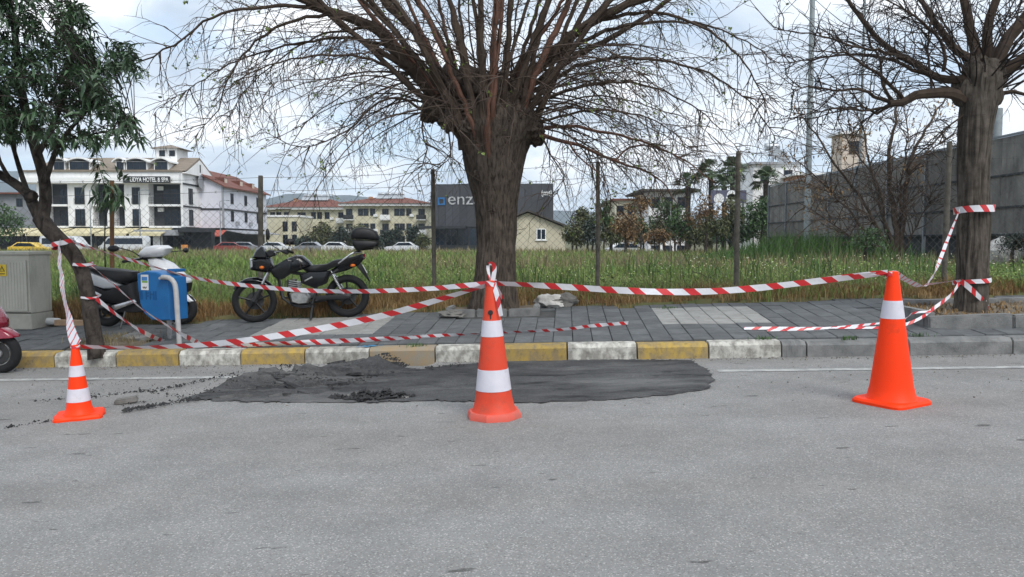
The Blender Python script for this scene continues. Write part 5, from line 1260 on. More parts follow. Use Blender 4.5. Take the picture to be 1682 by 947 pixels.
# ================================================================== grass and weeds
def blades(name, P, Hh, W, m, label, bend=.35, cat='grass', seg=2):
    """P (n,3) roots, Hh heights, W widths -> one mesh of bent blades"""
    n = len(P); a = np.random.uniform(0, 2*np.pi, n); l = np.random.uniform(0, 2*np.pi, n)
    sx, sy = np.cos(a)*W/2, np.sin(a)*W/2; bx, by = np.cos(l)*Hh*bend*np.random.rand(n), np.sin(l)*Hh*bend*np.random.rand(n)
    V = np.zeros((n, 5, 3)); 
    V[:, 0] = P + np.stack([sx, sy, -0.03*np.ones(n)], 1); V[:, 1] = P - np.stack([sx, sy, 0.03*np.ones(n)], 1)
    V[:, 2] = P + np.stack([sx*.8+bx*.35, sy*.8+by*.35, Hh*.55], 1); V[:, 3] = P + np.stack([-sx*.8+bx*.35, -sy*.8+by*.35, Hh*.55], 1)
    V[:, 4] = P + np.stack([bx, by, Hh*(1-.25*np.random.rand(n))], 1)
    me = bpy.data.meshes.new(name); me.vertices.add(n*5); me.vertices.foreach_set('co', V.reshape(-1).astype(np.float32))
    o = np.arange(n)[:, None]*5
    idx = np.concatenate([o+np.array([[0, 1, 3, 2]]), o+np.array([[2, 3, 4]])], 1).reshape(-1)
    me.loops.add(n*7); me.loops.foreach_set('vertex_index', idx.astype(np.int32))
    st = (np.arange(n)[:, None]*7 + np.array([[0, 4]])).reshape(-1)
    me.polygons.add(n*2); me.polygons.foreach_set('loop_start', st.astype(np.int32)); me.update(calc_edges=True)
    ob = link(me, name, m, kind='stuff'); ob['label'] = label; ob['category'] = cat; return ob
def roots(us_, vs2):
    x = us_*TX+vs2*NX; y = OY+us_*TY+vs2*NY
    z = np.array([ground_h(u, v) for u, v in zip(us_, vs2)]); return np.stack([x, y, z], 1)
np.random.seed(3)
def fn(u, v, s, k): return np.array([noise.noise(Vector((a*s, b*s, k))) for a, b in zip(u, v)])
# dry strip along the paving
n = 34000; u = np.random.uniform(-11, 11, n); e = np.array([edge_v(x) for x in u]); v = e + np.abs(np.random.normal(0, .38, n)) - .02
d = fn(u, v, .9, 1); hh = (.10+.16*np.random.rand(n))*(1+.7*d)*np.clip((v-e)*3+.35, .3, 1.15)
k = hh > .05
blades('dry_grass', roots(u, v)[k], hh[k], np.full(k.sum(), .008), 'dry_grass', 'dry brown grass along the back edge of the pavement', .8)
# green field, thinning into seed heads further off
def field(n, v0, v1, hgt, w, m, name, label, dens=None, half=None, bend=.45):
    v = v0 + (v1-v0)*np.random.rand(n)**(1.25); y = OY+v; hw = np.minimum(.80*y, 60) if half is None else half*np.ones(n)
    u = np.random.uniform(-1, 1, n)*hw
    keep = (u < 14.0-.05*v*0)
    if dens is not None: keep &= dens(u, v)
    u, v = u[keep], v[keep]; y = OY+v
    k2 = fn(u, v, .45, 7); hh = hgt*(.55+.6*np.random.rand(len(u)))*(1+.55*k2); sc_ = np.clip(y/13, 1, 6)
    blades(name, roots(u, v), hh, w*sc_*(.7+.6*np.random.rand(len(u))), m, label, bend)
field(80000, 2.7, 20, .25, .010, 'grass', 'field_grass', 'green grass of the vacant field behind the fence', lambda u, v: fn(u, v, .6, 3) > -.22, bend=1.0)
field(52000, 16, 78, .46, .016, 'grass', 'field_grass', 'taller green grass further back in the vacant field', bend=.8)
field(11000, 3.4, 24, .42, .006, 'seed_grass', 'seed_grass', 'straw coloured seed heads standing in the green field', lambda u, v: fn(u, v, .35, 13) > -.05, bend=.25)
field(24000, 14, 78, .66, .012, 'seed_grass', 'seed_grass', 'straw coloured seed grass at the far side of the field', lambda u, v: (fn(u, v, .08, 23) > -.15), bend=.3)
def cover(n, v0, v1, size, hgt, m, name, label, k0):
    mb = MB(); c = 0
    v = v0+(v1-v0)*np.random.rand(n)**1.4; u = np.random.uniform(-1, 1, n)*np.minimum(.8*(OY+v), 45); d = fn(u, v, .55, k0); V = []; Fc = []
    for a, b_, q in zip(u, v, d):
        if q < -.12 or a > 14: continue
        y = OY+b_; s = size*min(5, max(1, y/12))*random.uniform(.6, 1.4); p = S(a, b_, random.random()**1.3*hgt*(.6+1.2*max(0, q)))
        e1 = Vector((random.gauss(0, 1), random.gauss(0, 1), random.gauss(.1, .6))).normalized(); e2 = e1.cross(Vector((random.gauss(0, .6), random.gauss(0, .6), 1))).normalized()
        i = len(V); V += [p-e1*s, p+e2*s*.42, p+e1*s, p-e2*s*.42]; Fc += [(i, i+1, i+2), (i, i+2, i+3)]
    mb.v = V; mb.f = Fc; me = bpy.data.meshes.new(name); me.from_pydata([tuple(p) for p in V], [], Fc); o = link(me, name, m, kind='stuff'); o['label'] = label; o['category'] = 'weeds'
cover(60000, 3.0, 30, .020, .34, 'grass', 'leafy_cover', 'green broad-leaved weeds mixed through the field grass', 41)
cover(26000, 3.0, 26, .022, .38, 'weed', 'leafy_cover', 'darker leafy weeds growing in patches across the field', 61)
field(9000, 2.9, 12, .62, .016, 'weed', 'leafy_weeds', 'dark green leafy weeds in clumps behind the fence', lambda u, v: fn(u, v, .7, 33) > .28)
# mown-looking taller clump by the panel wall
n = 5200; u = np.random.normal(9.6, 2.6, n)+.0; v = np.random.normal(22, 1.6, n); q = np.exp(-((u-9.6)/2.6)**2)
blades('tall_grass_clump', roots(u, v), (.5+.9*q)*(.6+.6*np.random.rand(n)), np.full(n, .03), 'weed', 'tall dark green grass clump in front of the panel wall', .5)
# small pale flowers
mb = MB(); n = 700; random.seed(77)
for i in range(n):
    v = 3.2+random.random()**1.5*30; u = random.gauss(4.5, 2.6)*(1+v*.045); 
    if noise.noise(Vector((u*.6, v*.6, 50))) < -.05: continue
    p = S(u, v, random.uniform(.25, .5)); r = .009*(1+v/14); a = random.uniform(0, 3)
    mb.add([p+Vector((r*math.cos(a+k*1.57), r*math.sin(a+k*1.57)*.6, r*.6*math.sin(a+k*1.57))) for k in range(4)]+[p+Vector((0, 0, r*.5))], [(0, 1, 4), (1, 2, 4), (2, 3, 4), (3, 0, 4)])
o = mb.build('wild_flowers', 'flower', smooth=False, kind='stuff'); o['label'] = 'small pale yellow wild flowers scattered over the field'; o['category'] = 'flowers'
# weeds round the left tree pit and in the kerb joints
n = 700; u = np.random.normal(ul, .22, n); v = np.clip(np.random.normal(.56, .14, n), .25, 1.2)
P = roots(u, v); P[:, 2] = [H(a, b_)+.02 for a, b_ in zip(u, v)]
blades('pit_weeds', P, .03+.07*np.random.rand(n), np.full(n, .006), 'seed_grass', 'dry weeds in the earth round the leaning tree', .9)
cl = []
for px, py in ((1260, 556), (1395, 556), (1510, 551), (680, 568), (1100, 506), (160, 566)):
    p = hit(px, py); 
    for i in range(40): cl.append((p.x+random.gauss(0, .06), p.y+random.gauss(0, .02), p.z))
cl = np.array(cl); blades('joint_weeds', cl, .02+.03*np.random.rand(len(cl)), np.full(len(cl), .007), 'weed', 'tiny weeds and moss in the kerb joints', .9)
# leaf litter in the right planter
n = 500; u = np.random.uniform(ur-.65, ur+.9, n); v = np.random.uniform(vr-.5, vr+.5, n); P = roots(u, v); P[:, 2] = [H(a, b_)+.085 for a, b_ in zip(u, v)]
blades('leaf_litter', P, .02+.03*np.random.rand(n), np.full(n, .014), 'dry_grass', 'dry leaf litter on the soil of the right planter', 1.6)
ZB = -0.38

# ================================================================== panel wall at the right
def panel_wall():
    X0 = 15.5; b = Vector((X0, 24.0, HX(X0, 24.0)))
    t = thing('panel_wall', 'tall weathered grey panel wall with steel posts running back from the road', 'wall', b)
    ys = np.arange(17.0, 46.1, 2.9); rows = [(1.47, 2.30), (2.30, 3.30), (3.30, 4.50)]
    for i in range(len(ys)-1):
        for (z0, z1) in rows:
            for h in range(2):
                a = ys[i]+.05+h*1.4; m_ = MB(); m_.bevbox((X0+random.uniform(-.008, .008), a+.70, (z0+z1)/2), (.06, 1.385, z1-z0-.035), .006); m_.build('panel', 'panel_concrete', t, b)
        for z in (1.45, 2.30, 3.30, 4.53):
            m_ = MB(); m_.box((X0-.045, (ys[i]+ys[i+1])/2, z), (.07, 2.9-.09, .06)); m_.build('rail', 'panel_steel' if z > 4.4 else 'dark_base', t, b)
    for y in ys:
        m_ = MB(); m_.box((X0-.06, y, 2.45), (.10, .085, 4.3)); m_.build('post', 'panel_steel', t, b)
    m_ = MB(); m_.box((X0+.22, 31.5, .80), (.2, 29, 1.24)); m_.build('foundation', 'dark_base', t, b)
panel_wall()
rock_p = U(1636, 410, 22.5); m_ = MB(); m_.ball((0, 0, .45), .62, 3, .35, 2, (.8, .7, 1.0), 4.4); o = m_.build('rock', 'rock', ang=35); o.location = (14.6, 22.6, HX(14.6, 22.6)-.05); tag(o, 'pale rough stone block at the foot of the panel wall behind the right tree', 'rock')

# ================================================================== background planting
def crown(mb, c, r, n, size, sq=(1, 1, 1), clump=9, wr=.45):
    c = Vector(c); cs = []
    for _ in range(clump):
        d = Vector((random.gauss(0, 1), random.gauss(0, 1), random.gauss(0, 1))).normalized()*random.uniform(.35, .78); cs.append((Vector((d.x*r*sq[0], d.y*r*sq[1], d.z*r*sq[2])), r*random.uniform(.28, .48)))
    for i in range(n):
        p, q = random.choice(cs); d = Vector((random.gauss(0, 1), random.gauss(0, 1), random.gauss(0, 1))).normalized()
        leaf(mb, c+p+Vector((d.x*q*sq[0], d.y*q*sq[1], d.z*q))*random.uniform(.6, 1.05), Vector((random.gauss(0, 1), random.gauss(0, 1), random.gauss(-.2, .7))), size*random.uniform(.6, 1.3), size*wr*.5, .2)
def bg_tree(px, py_top, py_mid, Y, rpx, m, label, n=700, size=None, sq=(1, 1, 1), trunk=True, group=None, name='tree', bm='twig', trunk_r=None):
    k = F/Y; c = U(px, py_mid, Y); b = Vector((c.x, Y, HX(c.x, Y))); r = rpx/k
    t = thing(name, label, 'tree', b, group=group); lf = MB(); size = size or max(.16, 6.5/k)
    crown(lf, c-b, r, int(n*1.3), size, sq, 14); lf.build('crown', m, t, smooth=False, kind='stuff')
    tr = MB(); R0 = trunk_r or max(.06, r*.07); top = c-b+Vector((0, 0, r*.1))
    Q = catmull([(0, 0, -.1), (random.uniform(-.1, .1), 0, top.z*.5), top], .4); tr.tube(Q, [R0*(1.2-.7*i/(len(Q)-1)) for i in range(len(Q))], 7)
    tr.build('trunk', 'bark_young', t)
    lm = MB()
    for i in range(9):
        d = Vector((random.gauss(0, 1)*sq[0], random.gauss(0, 1)*sq[1], random.uniform(.1, 1))).normalized(); grow(lm, top*random.uniform(.7, 1), d, r*random.uniform(.6, 1.0), R0*.5, R0*.12, 5, .02, .2, 4)
    lm.build('limbs', bm, t, smooth=False); return t
random.seed(51)
BG = [
 (-10, 0, 360, 62, 46, 'leaf_mid', 'bushy green tree in front of the red-roofed house at the far left', 900, (1, 1, .8)),
 (527, 0, 384, 112, 26, 'leaf_olive', 'olive green tree in front of the left cream apartment block', 700, (1, 1, 1)),
 (558, 0, 388, 110, 17, 'leaf_blue', 'dark bluish tree between two olive green trees', 600, (.8, 1, 1.1)),
 (586, 0, 384, 112, 24, 'leaf_olive', 'olive green tree between the two cream apartment blocks', 700, (1, 1, 1)),
 (648, 0, 388, 112, 16, 'leaf_blue', 'dark round tree in front of the right cream apartment block', 500, (1, 1, .9)),
 (678, 0, 386, 112, 18, 'leaf_blue', 'dark tree beside the dark showroom building', 600, (1, 1, 1)),
 (965, 0, 362, 62, 26, 'leaf_olive', 'drab olive tree just behind the small cream house', 700, (1, 1, 1.1)),
 (992, 0, 352, 58, 20, 'leaf_mid', 'narrow green tree beside the fence post right of the small house', 600, (.8, 1, 1.3)),
 (1028, 0, 366, 46, 30, 'leaf_brown', 'brown-leaved tree at the far edge of the field', 620, (1, 1, .8)),
 (1052, 0, 338, 50, 22, 'leaf_brown', 'taller brown-leaved tree with withered crown', 380, (1.2, 1, .8)),
 (1092, 0, 352, 60, 30, 'leaf_mid', 'bright green tree between the brown-leaved trees', 800, (1, 1, .85)),
 (1118, 0, 366, 48, 26, 'leaf_mid', 'rounded fresh green tree beside the bright green tree', 520, (1, 1, .9)),
 (1160, 0, 348, 47, 34, 'leaf_brown', 'large brown-leaved tree in front of the palms', 560, (1, 1, .9)),
 (1178, 0, 372, 44, 24, 'leaf_olive', 'olive bush under the large brown-leaved tree', 600, (1.2, 1, .8)),
 (1206, 0, 348, 55, 30, 'leaf_olive', 'pale flowering shrub beside the fence post right of the palms', 700, (.9, 1, .9)),
 (1250, 0, 352, 50, 34, 'leaf_mid', 'dense green tree at the end of the panel wall', 1000, (.9, 1, .9)),
]
for (px, _, py, Y, rp, m, lab, n, sq) in BG: bg_tree(px, 0, py, Y, rp, m, lab, n, None, sq)
# brown sprays low across the far hedge
HD = [(948, 58, 'leaf_olive'), (972, 56, 'leaf_blue'), (1002, 60, 'leaf_olive'), (1030, 58, 'leaf_brown'), (1056, 61, 'leaf_mid'), (1084, 57, 'leaf_olive'), (1110, 60, 'leaf_brown'), (1134, 57, 'leaf_mid'), (1158, 60, 'leaf_olive'), (1186, 56, 'leaf_mid'), (1212, 58, 'leaf_blue'), (1236, 56, 'leaf_mid'), (1264, 54, 'leaf_olive'), (500, 104, 'leaf_blue'), (612, 106, 'leaf_olive'), (632, 104, 'leaf_blue'), (694, 104, 'leaf_olive')]
HN = {'leaf_olive': 'olive green', 'leaf_blue': 'dark green', 'leaf_brown': 'withered brown', 'leaf_mid': 'fresh green'}
for i, (px, Y, m) in enumerate(HD):
    where = ['just right of the small cream house', 'left of the thin pale pole by the fence post', 'right of the fence post nearest the small house', 'below the tall withered tree', 'below the cream building with red roof', 'below the pale house with overhanging roof', 'beside the thin pale pole before the pale house', 'left of the dark hoarding', 'below the left edge of the dark hoarding', 'below the middle of the dark hoarding', 'behind the fence post in front of the palms', 'left of the panel wall end', 'touching the panel wall end', 'in front of the low annexe', 'between the olive trees and the dark round tree', 'left of the dark round tree', 'beside the corner of the dark showroom'][i]
    bg_tree(px, 0, 381 if px > 800 else 396, Y, 24 if px > 800 else 14, m, HN[m]+' hedge bush '+where, 620, None, (1.0, 1, 1.0), group='bushes in the far hedge' if px > 800 else 'bushes below the cream blocks', name='hedge_bush')
for i, px in enumerate((940, 1005, 1075, 1140)):
    bg_tree(px, 0, 386, 50+i, 20, 'leaf_olive' if i != 2 else 'leaf_brown', ['low olive bush beside the small cream house', 'low olive bush at the foot of the brown-leaved trees', 'low withered bush under the bright green tree', 'low olive bush in front of the palms'][i], 420, None, (1.3, 1, .7))
def palm(px, py, Y, rp, label):
    k = F/Y; c = U(px, py, Y); b = Vector((c.x, Y, HX(c.x, Y))); t = thing('palm_tree', label, 'palm tree', b, group=None); r = rp/k
    MB().tube(catmull([(0, 0, -.1), (.05, 0, (c.z-b.z)*.5), c-b], .6), .22, 9).build('trunk', 'bark_young', t)
    fr = MB(); cc = c-b
    for i in range(26):
        a = random.uniform(0, 6.28); el = random.uniform(-.45, 1.4); d = Vector((math.cos(a)*math.cos(el), math.sin(a)*math.cos(el), math.sin(el)))
        hub = cc+d*r*.5; fr.tube([cc, hub], .02, 3, cap=False)
        side = d.cross(Vector((0, 0, 1))).normalized(); n_ = side.cross(d)
        for j in range(13):          # fan of pleated blades with drooping tips
            an = (j-6)/6*1.5; dd = d*math.cos(an)+side*math.sin(an); L = r*.68*(1-.10*abs(an)); w = .05*r
            q = hub+dd*L*.6; tip = hub+dd*L+Vector((0, 0, -L*.30))
            fr.add([hub, q+side*w-n_*w*.3, q-side*w+n_*w*.3, tip], [(0, 1, 2), (1, 3, 2)])
    fr.build('fronds', 'leaf_palm', t, smooth=False, kind='stuff')
for px, py, Y, rp, lab in ((1130, 306, 66, 26, 'fan palm furthest from the panel wall'), (1168, 285, 66, 28, 'tall fan palm of the palm group behind the brown-leaved trees'), (1203, 282, 68, 28, 'fan palm partly hidden by the weathered fence post'), (1190, 306, 64, 24, 'shorter fan palm at the front of the palm group'), (1258, 296, 64, 26, 'fan palm in front of the white house beyond the wall'), (1300, 318, 62, 16, 'small fan palm peeping over the end of the panel wall')): palm(px, py, Y, rp, lab)

# multi-stemmed bare shrub by the panel wall
def bare_shrub():
    Y = 27.0; b = U(1475, 420, Y); b.z = HX(b.x, Y); t = thing('bare_shrub', 'leafless many-stemmed tree with tufts of brown leaves in front of the panel wall', 'tree', b); random.seed(61)
    st = MB(); tw = MB(); lf = MB()
    T = lambda x, y, dy=0: U(x, y, Y+dy)-b
    stems = [([(1474, 425), (1471, 380), (1466, 320), (1460, 260), (1468, 200), (1480, 140)], .11), ([(1478, 425), (1484, 370), (1488, 310), (1500, 250), (1530, 200), (1560, 150)], .09), ([(1470, 425), (1440, 370), (1410, 320), (1370, 270), (1340, 220), (1300, 170)], .07), ([(1466, 425), (1430, 390), (1390, 340), (1340, 290), (1295, 250)], .055),
        ([(1472, 425), (1450, 350), (1430, 280), (1420, 220), (1405, 160)], .065), ([(1476, 425), (1475, 340), (1495, 280), (1535, 240), (1575, 215)], .06), ([(1468, 425), (1455, 380), (1440, 300), (1390, 230), (1375, 180)], .05), ([(1480, 425), (1510, 360), (1530, 320), (1548, 300)], .035), ([(1464, 425), (1420, 400), (1370, 370), (1310, 330)], .035), ([(1475, 425), (1480, 300), (1490, 230), (1488, 170)], .05), ([(1470, 420), (1420, 350), (1350, 310), (1300, 300)], .03)]
    for px, r in stems:
        P = catmull([T(x, y, random.uniform(-.4, .4)*i/3) for i, (x, y) in enumerate(px)], .3); P = [p+Vector((random.gauss(0, .03), random.gauss(0, .03), 0)) for p in P]
        m_ = MB(); m_.tube(P, [r*(1-.75*i/(len(P)-1)) for i in range(len(P))], 6); m_.build('stem', 'limb', t)
        twigs(tw, P, 26, (.7, 2.2), .022, .0, 4, None, .2, .8, .2, rmin=.006)
        for _ in range(2 if random.random() < .8 else 0):
            q, d = at(P, random.uniform(.6, 1)); 
            for _ in range(45): leaf(lf, q+Vector((random.gauss(0, .35), random.gauss(0, .3), random.gauss(0, .2))), Vector((random.gauss(0, 1), random.gauss(0, 1), random.gauss(-.4, .6))), random.uniform(.10, .2), .03)
    tw.build('twigs', 'twig', t, smooth=False, kind='stuff'); lf.build('withered_leaves', 'leaf_brown', t, smooth=False, kind='stuff')
bare_shrub()
bg_tree(1425, 0, 392, 24, 34, 'leaf_mid', 'low green bush at the foot of the leafless many-stemmed tree', 700, .10, (1.2, 1, .7), name='bush')
bg_tree(1668, 0, 398, 21.5, 30, 'leaf_blue', 'low dark bush at the foot of the panel wall beside the pale stone block', 600, .09, (1.4, 1, .6), name='bush')

# ================================================================== poles
def pole(px, py_top, Y, r, label, lamp=0, m='pole_grey', taper=.55):
    top = U(px, py_top, Y); b = Vector((top.x, Y, HX(top.x, Y))); t = thing('street_pole', label, 'pole', b)
    m_ = MB(); m_.tube([(0, 0, -.1), (0, 0, (top.z-b.z)*.5), (0, 0, top.z-b.z)], [r, r*(1+taper)/2, r*taper], 10); m_.build('shaft', m, t)
    MB().lathe([(r*1.9, 0), (r*1.9, .06), (r*1.2, .08)], (0, 0, 0), 12).build('base_plate', m, t)
    if lamp:
        m_ = MB(); h = top.z-b.z; m_.tube(catmull([(0, 0, h), (lamp*.4, 0, h+.15), (lamp, 0, h+.18)], .2), r*.4, 6); m_.build('arm', m, t)
        MB().bevbox((lamp*1.15, 0, h+.16), (abs(lamp)*.5, .2, .09), .02).build('lamp_head', m, t)
pole(1341, -260, 30, .13, 'tall grey steel pole rising behind the field beside the leafless tree')
pole(1424, -120, 42, .10, 'thinner grey pole behind the leafless many-stemmed tree')
pole(147, 312, 98, .09, 'lamp post in front of the white hotel near the awnings', 0)
pole(228, 314, 98, .09, 'lamp post with short arm in front of the hotel windows', 1.0)
pole(361, 331, 100, .09, 'curved lamp post in front of the white red-roofed block', .9)
pole(1102, 334, 58, .05, 'thin pale pole in front of the bright green tree', 0, 'post_white')
pole(978, 338, 60, .06, 'thin pale pole beside the narrow green tree', 0, 'post_white')

# ================================================================== buildings
def bx(t, name, x0, x1, y0, y1, z0, z1, m, b):
    return MB().box(((x0+x1)/2, (y0+y1)/2, (z0+z1)/2), (abs(x1-x0), abs(y1-y0), abs(z1-z0))).build(name, m, t, b, smooth=False)
def window_(t, b, x0, x1, y, z0, z1, axis='y', proud=.06, mull=1, m='frame_dark'):
    """frame standing proud, pane set back; axis = the way it faces"""
    w, h = abs(x1-x0), abs(z1-z0); xm, zm = (x0+x1)/2, (z0+z1)/2; f = .09
    fr = MB(); s = 1
    parts = [((xm, z0+f/2), (w, f)), ((xm, z1-f/2), (w, f)), ((x0+f/2, zm), (f, h-2*f)), ((x1-f/2, zm), (f, h-2*f))] + [((x0+w*(k+1)/(mull+1), zm), (f*.7, h-2*f)) for k in range(mull)]
    for (a, c), (ww, hh) in parts:
        if axis == 'y': fr.box((a, y-proud/2, c), (ww, proud, hh))
        else: fr.box((y+proud/2, a, c), (proud, ww, hh))
    g = MB()
    if axis == 'y': g.box((xm, y-.012, zm), (w-2*f, .02, h-2*f))
    else: g.box((y+.012, xm, zm), (.02, w-2*f, h-2*f))
    wo = fr.build('window', m, t, b, smooth=False); g.build('pane', 'glass', wo, b, smooth=False); return wo
def railing(t, b, x0, x1, y, z, h=.95, n=None):
    m_ = MB(); n = n or max(3, int((x1-x0)/.35))
    for k in range(4): m_.box(((x0+x1)/2, y, z+h*(.25+.25*k)), (x1-x0, .03, .04))
    for i in range(n+1): m_.box((x0+(x1-x0)*i/n, y, z+h/2), (.03, .03, h))
    m_.build('railing', 'frame_dark', t, b, smooth=False)
def ac_unit(t, b, x, y, z): m_ = MB(); m_.bevbox((x, y, z), (.8, .3, .55), .03); m_.lathe([(.02, -.17), (.2, -.17), (.2, -.16)], (x-.1, y, z), 14, 'Y'); m_.build('air_conditioner', 'trim_white', t, b)

def hotel():
    Y = 104.0; X = lambda px: U(px, 350, Y).x; Z = lambda py: U(200, py, Y).z
    b = Vector((X(180), Y, ZB)); t = thing('hotel', 'white three-storey hotel with dark balconies and a name sign on its cornice', 'building', b)
    D = 10.1; zg, z1, z2, zc = Z(372), Z(337), Z(301), Z(284)
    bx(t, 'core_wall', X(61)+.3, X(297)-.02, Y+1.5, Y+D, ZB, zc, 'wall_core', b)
    bx(t, 'end_wall', X(61), X(61)+.28, Y+.1, Y+D, zg, zc, 'wall_white', b)
    bx(t, 'side_wall', X(297), X(297)+.3, Y+.02, Y+D, zg, zc, 'wall_white', b)
    for a, e in ((61.5, 77), (112, 153), (176, 187), (205, 245)): bx(t, 'pier', X(a), X(e), Y, Y+1.48, zg, z2, 'wall_white', b)
    for z0, z1_ in ((z1-.12, z1+.14), (zg-.15, zg+.10)):
        for a, e in ((77, 112), (153, 176), (187, 205), (245, 297)): bx(t, 'balcony_slab', X(a)+.01, X(e)-.01, Y-.25, Y+1.5, z0, z1_, 'trim_white', b)
    for zf in (zg+.10, z1+.14):
        for a, e in ((77, 112), (153, 176), (187, 205), (245, 297)):
            railing(t, b, X(a)+.05, X(e)-.05, Y-.15, zf)
            window_(t, b, X(a)+(X(e)-X(a))*.30, X(e)-.15, Y+1.49, zf+.02, zf+2.25, mull=2)
        for a, e in ((124, 140), (218, 231)):
            window_(t, b, X(a), X(e), Y, zf+.02, zf+2.3, mull=1, proud=.08); railing(t, b, X(a)-.05, X(e)+.05, Y-.16, zf+.02, .85, 4)
        ac_unit(t, b, X(258), Y+1.2, zf+2.25)
    for zf in (zg+.2, z1+.25):
        for ya, yb in ((Y+1.9, Y+3.2), (Y+7.2, Y+8.3)): window_(t, b, ya, yb, X(297)+.3, zf, zf+2.2, 'x', .08)
    bx(t, 'string_course', X(297)+.31, X(297)+.42, Y+.1, Y+D, z1-.18, z1+.02, 'frame_dark', b); bx(t, 'string_course', X(297)+.31, X(297)+.42, Y+.1, Y+D, z2-.1, z2+.12, 'frame_dark', b)
    bx(t, 'cornice', X(40), X(297)+.2, Y-.9, Y+1.49, z2, z2+.75, 'trim_white', b); bx(t, 'parapet', X(40)+.1, X(297)+.15, Y-.6, Y+1.45, z2+.75, zc+.12, 'wall_white', b); bx(t, 'cornice_cap', X(39), X(297)+.25, Y-.8, Y+1.6, zc+.12, zc+.34, 'roof_tan', b)
    # main roof and gable
    zr, yr = zc+2.5, Y+D/2
    rf = MB(); e = .4
    rf.add([(X(61)-e, Y+.2, zc+.36), (X(297)+e+.3, Y+.2, zc+.36), (X(297)+e+.3, yr, zr+.1), (X(61)-e, yr, zr+.1), (X(297)+e+.3, Y+D+e, zc+.1), (X(61)-e, Y+D+e, zc+.1)], [(0, 1, 2, 3), (3, 2, 4, 5), (0, 3, 5), (1, 4, 2), (0, 5, 4, 1)]); ro = rf.build('roof', 'roof_tan', t, b, smooth=False)
    m_ = MB(); m_.add([(X(297)+.31, Y+.02, zc), (X(297)+.31, Y+D, zc), (X(297)+.31, yr, zr-.25), (X(297)+.06, Y+.02, zc), (X(297)+.06, Y+D, zc), (X(297)+.06, yr, zr-.25)], [(0, 1, 2), (3, 5, 4), (0, 2, 5, 3), (1, 4, 5, 2), (0, 3, 4, 1)]); m_.v = [(v[0]+(.42 if abs(v[0]+b.x*0-(X(297)+.31)) < .01 else 0), v[1], v[2]) for v in m_.v]; m_.build('gable', 'wall_white', t, b, smooth=False)
    bx(t, 'gable_slit', X(297)+.73, X(297)+.78, yr-.15, yr+.15, zr-2.0, zr-.9, 'frame_dark', b)
    m_ = MB(); m_.torus((X(297)+.86, Y+5.1, z2+.55), 1.0, .06, 28, 6, 'X'); m_.lathe([(.02, .0), (.95, .0), (.95, .06), (.02, .06)], (X(297)+.75, Y+5.1, z2+.55), 28, 'X'); m_.build('round_sign', 'trim_grey', t, b)
    for a, e_ in ((86, 106), (112, 147), (189, 204), (206, 241), (252, 276)):
        x0, x1, za = X(a), X(e_), zc+.40; yy = Y+.55
        d = bx(t, 'dormer', x0, x1, yy, Y+4.0, za, za+1.25, 'trim_white', b)
        m_ = MB(); n = 10; P = [(x0-.35+(x1-x0+.7)*i/n, za+1.25+.55*math.sin(math.pi*i/n)) for i in range(n+1)]; m_.prism(P+[(p[0], p[1]-.2) for p in reversed(P)], yy-.4, Y+4.0); m_.build('dormer_roof', 'trim_white', t, b)
        window_(t, b, x0+.15, x1-.15, yy, za+.12, za+1.2, mull=max(1, int((x1-x0)/1.0)))
    x0, x1 = X(236), X(273); bx(t, 'stair_tower', x0, x1, yr-1.2, yr+2.4, zr-.6, zr+1.35, 'wall_white', b)
    m_ = MB(); m_.add([(x0-.6, yr-1.8, zr+1.3), (x1+.7, yr-1.8, zr+1.3), (x1+.7, yr+3, zr+1.3), (x0-.6, yr+3, zr+1.3), ((x0+x1)/2, yr+.6, zr+2.0)], [(0, 1, 4), (1, 2, 4), (2, 3, 4), (3, 0, 4), (3, 2, 1, 0)]); m_.build('tower_roof', 'roof_tan', t, b, smooth=False)
    window_(t, b, x0+.6, x0+1.4, yr-1.2, zr+.2, zr+1.0, mull=0); window_(t, b, x0+2.0, x0+2.8, yr-1.2, zr+.2, zr+1.0, mull=0)
    # sign
    bx(t, 'sign_board', X(212), X(287), Y-1.35, Y-1.01, Z(301), Z(290.5), 'frame_dark', b)
    me = text_mesh('LIDYA HOTEL & SPA', .80, .03, 1.0, .012); w = max(v.co.x for v in me.vertices); k = (X(286)-X(223.5))/w
    for v in me.vertices: v.co.x *= k
    o = link(me, 'sign_letters', 'trim_white', t); o.location = Vector((X(223.5), Y-1.42, Z(299.3)))-b
    bx(t, 'sign_emblem', X(215), X(220), Y-1.40, Y-1.36, Z(299), Z(293), 'trim_grey', b)
    # ground floor shops under cream awnings
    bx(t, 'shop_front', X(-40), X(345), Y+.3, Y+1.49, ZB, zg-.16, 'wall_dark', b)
    for i in range(6):
        a = X(-42+i*55); e2 = a+4.15; m_ = MB()
        m_.add([(a, Y-3.6, zg-.95), (e2, Y-3.6, zg-.95), (e2, Y+.2, zg-.18), (a, Y+.2, zg-.18), (a, Y-3.6, zg-1.1), (e2, Y-3.6, zg-1.1), (e2, Y+.2, zg-.24), (a, Y+.2, zg-.24)], [(0, 1, 2, 3), (7, 6, 5, 4), (0, 4, 5, 1), (1, 5, 6, 2), (3, 2, 6, 7), (0, 3, 7, 4)]); m_.build('awning', 'awning', t, b, smooth=False)
        bx(t, 'awning_valance', a, e2, Y-3.66, Y-3.61, zg-1.28, zg-.93, 'awning', b)
        for xx in (a+.1, e2-.1): m_ = MB(); m_.tube([(xx, Y-3.5, ZB), (xx, Y-3.5, zg-1.1)], .06, 6); m_.build('awning_post', 'frame_dark', t, b)
    for i in range(12): window_(t, b, X(-30+i*29), X(-30+i*29)+1.9, Y+.3, .5, 2.4, mull=1)
    for px in (239, 268): bx(t, 'stone_pillar', X(px)-.45, X(px)+.45, Y-2.2, Y-1.3, ZB, zg-1.2, 'trim_white', b)
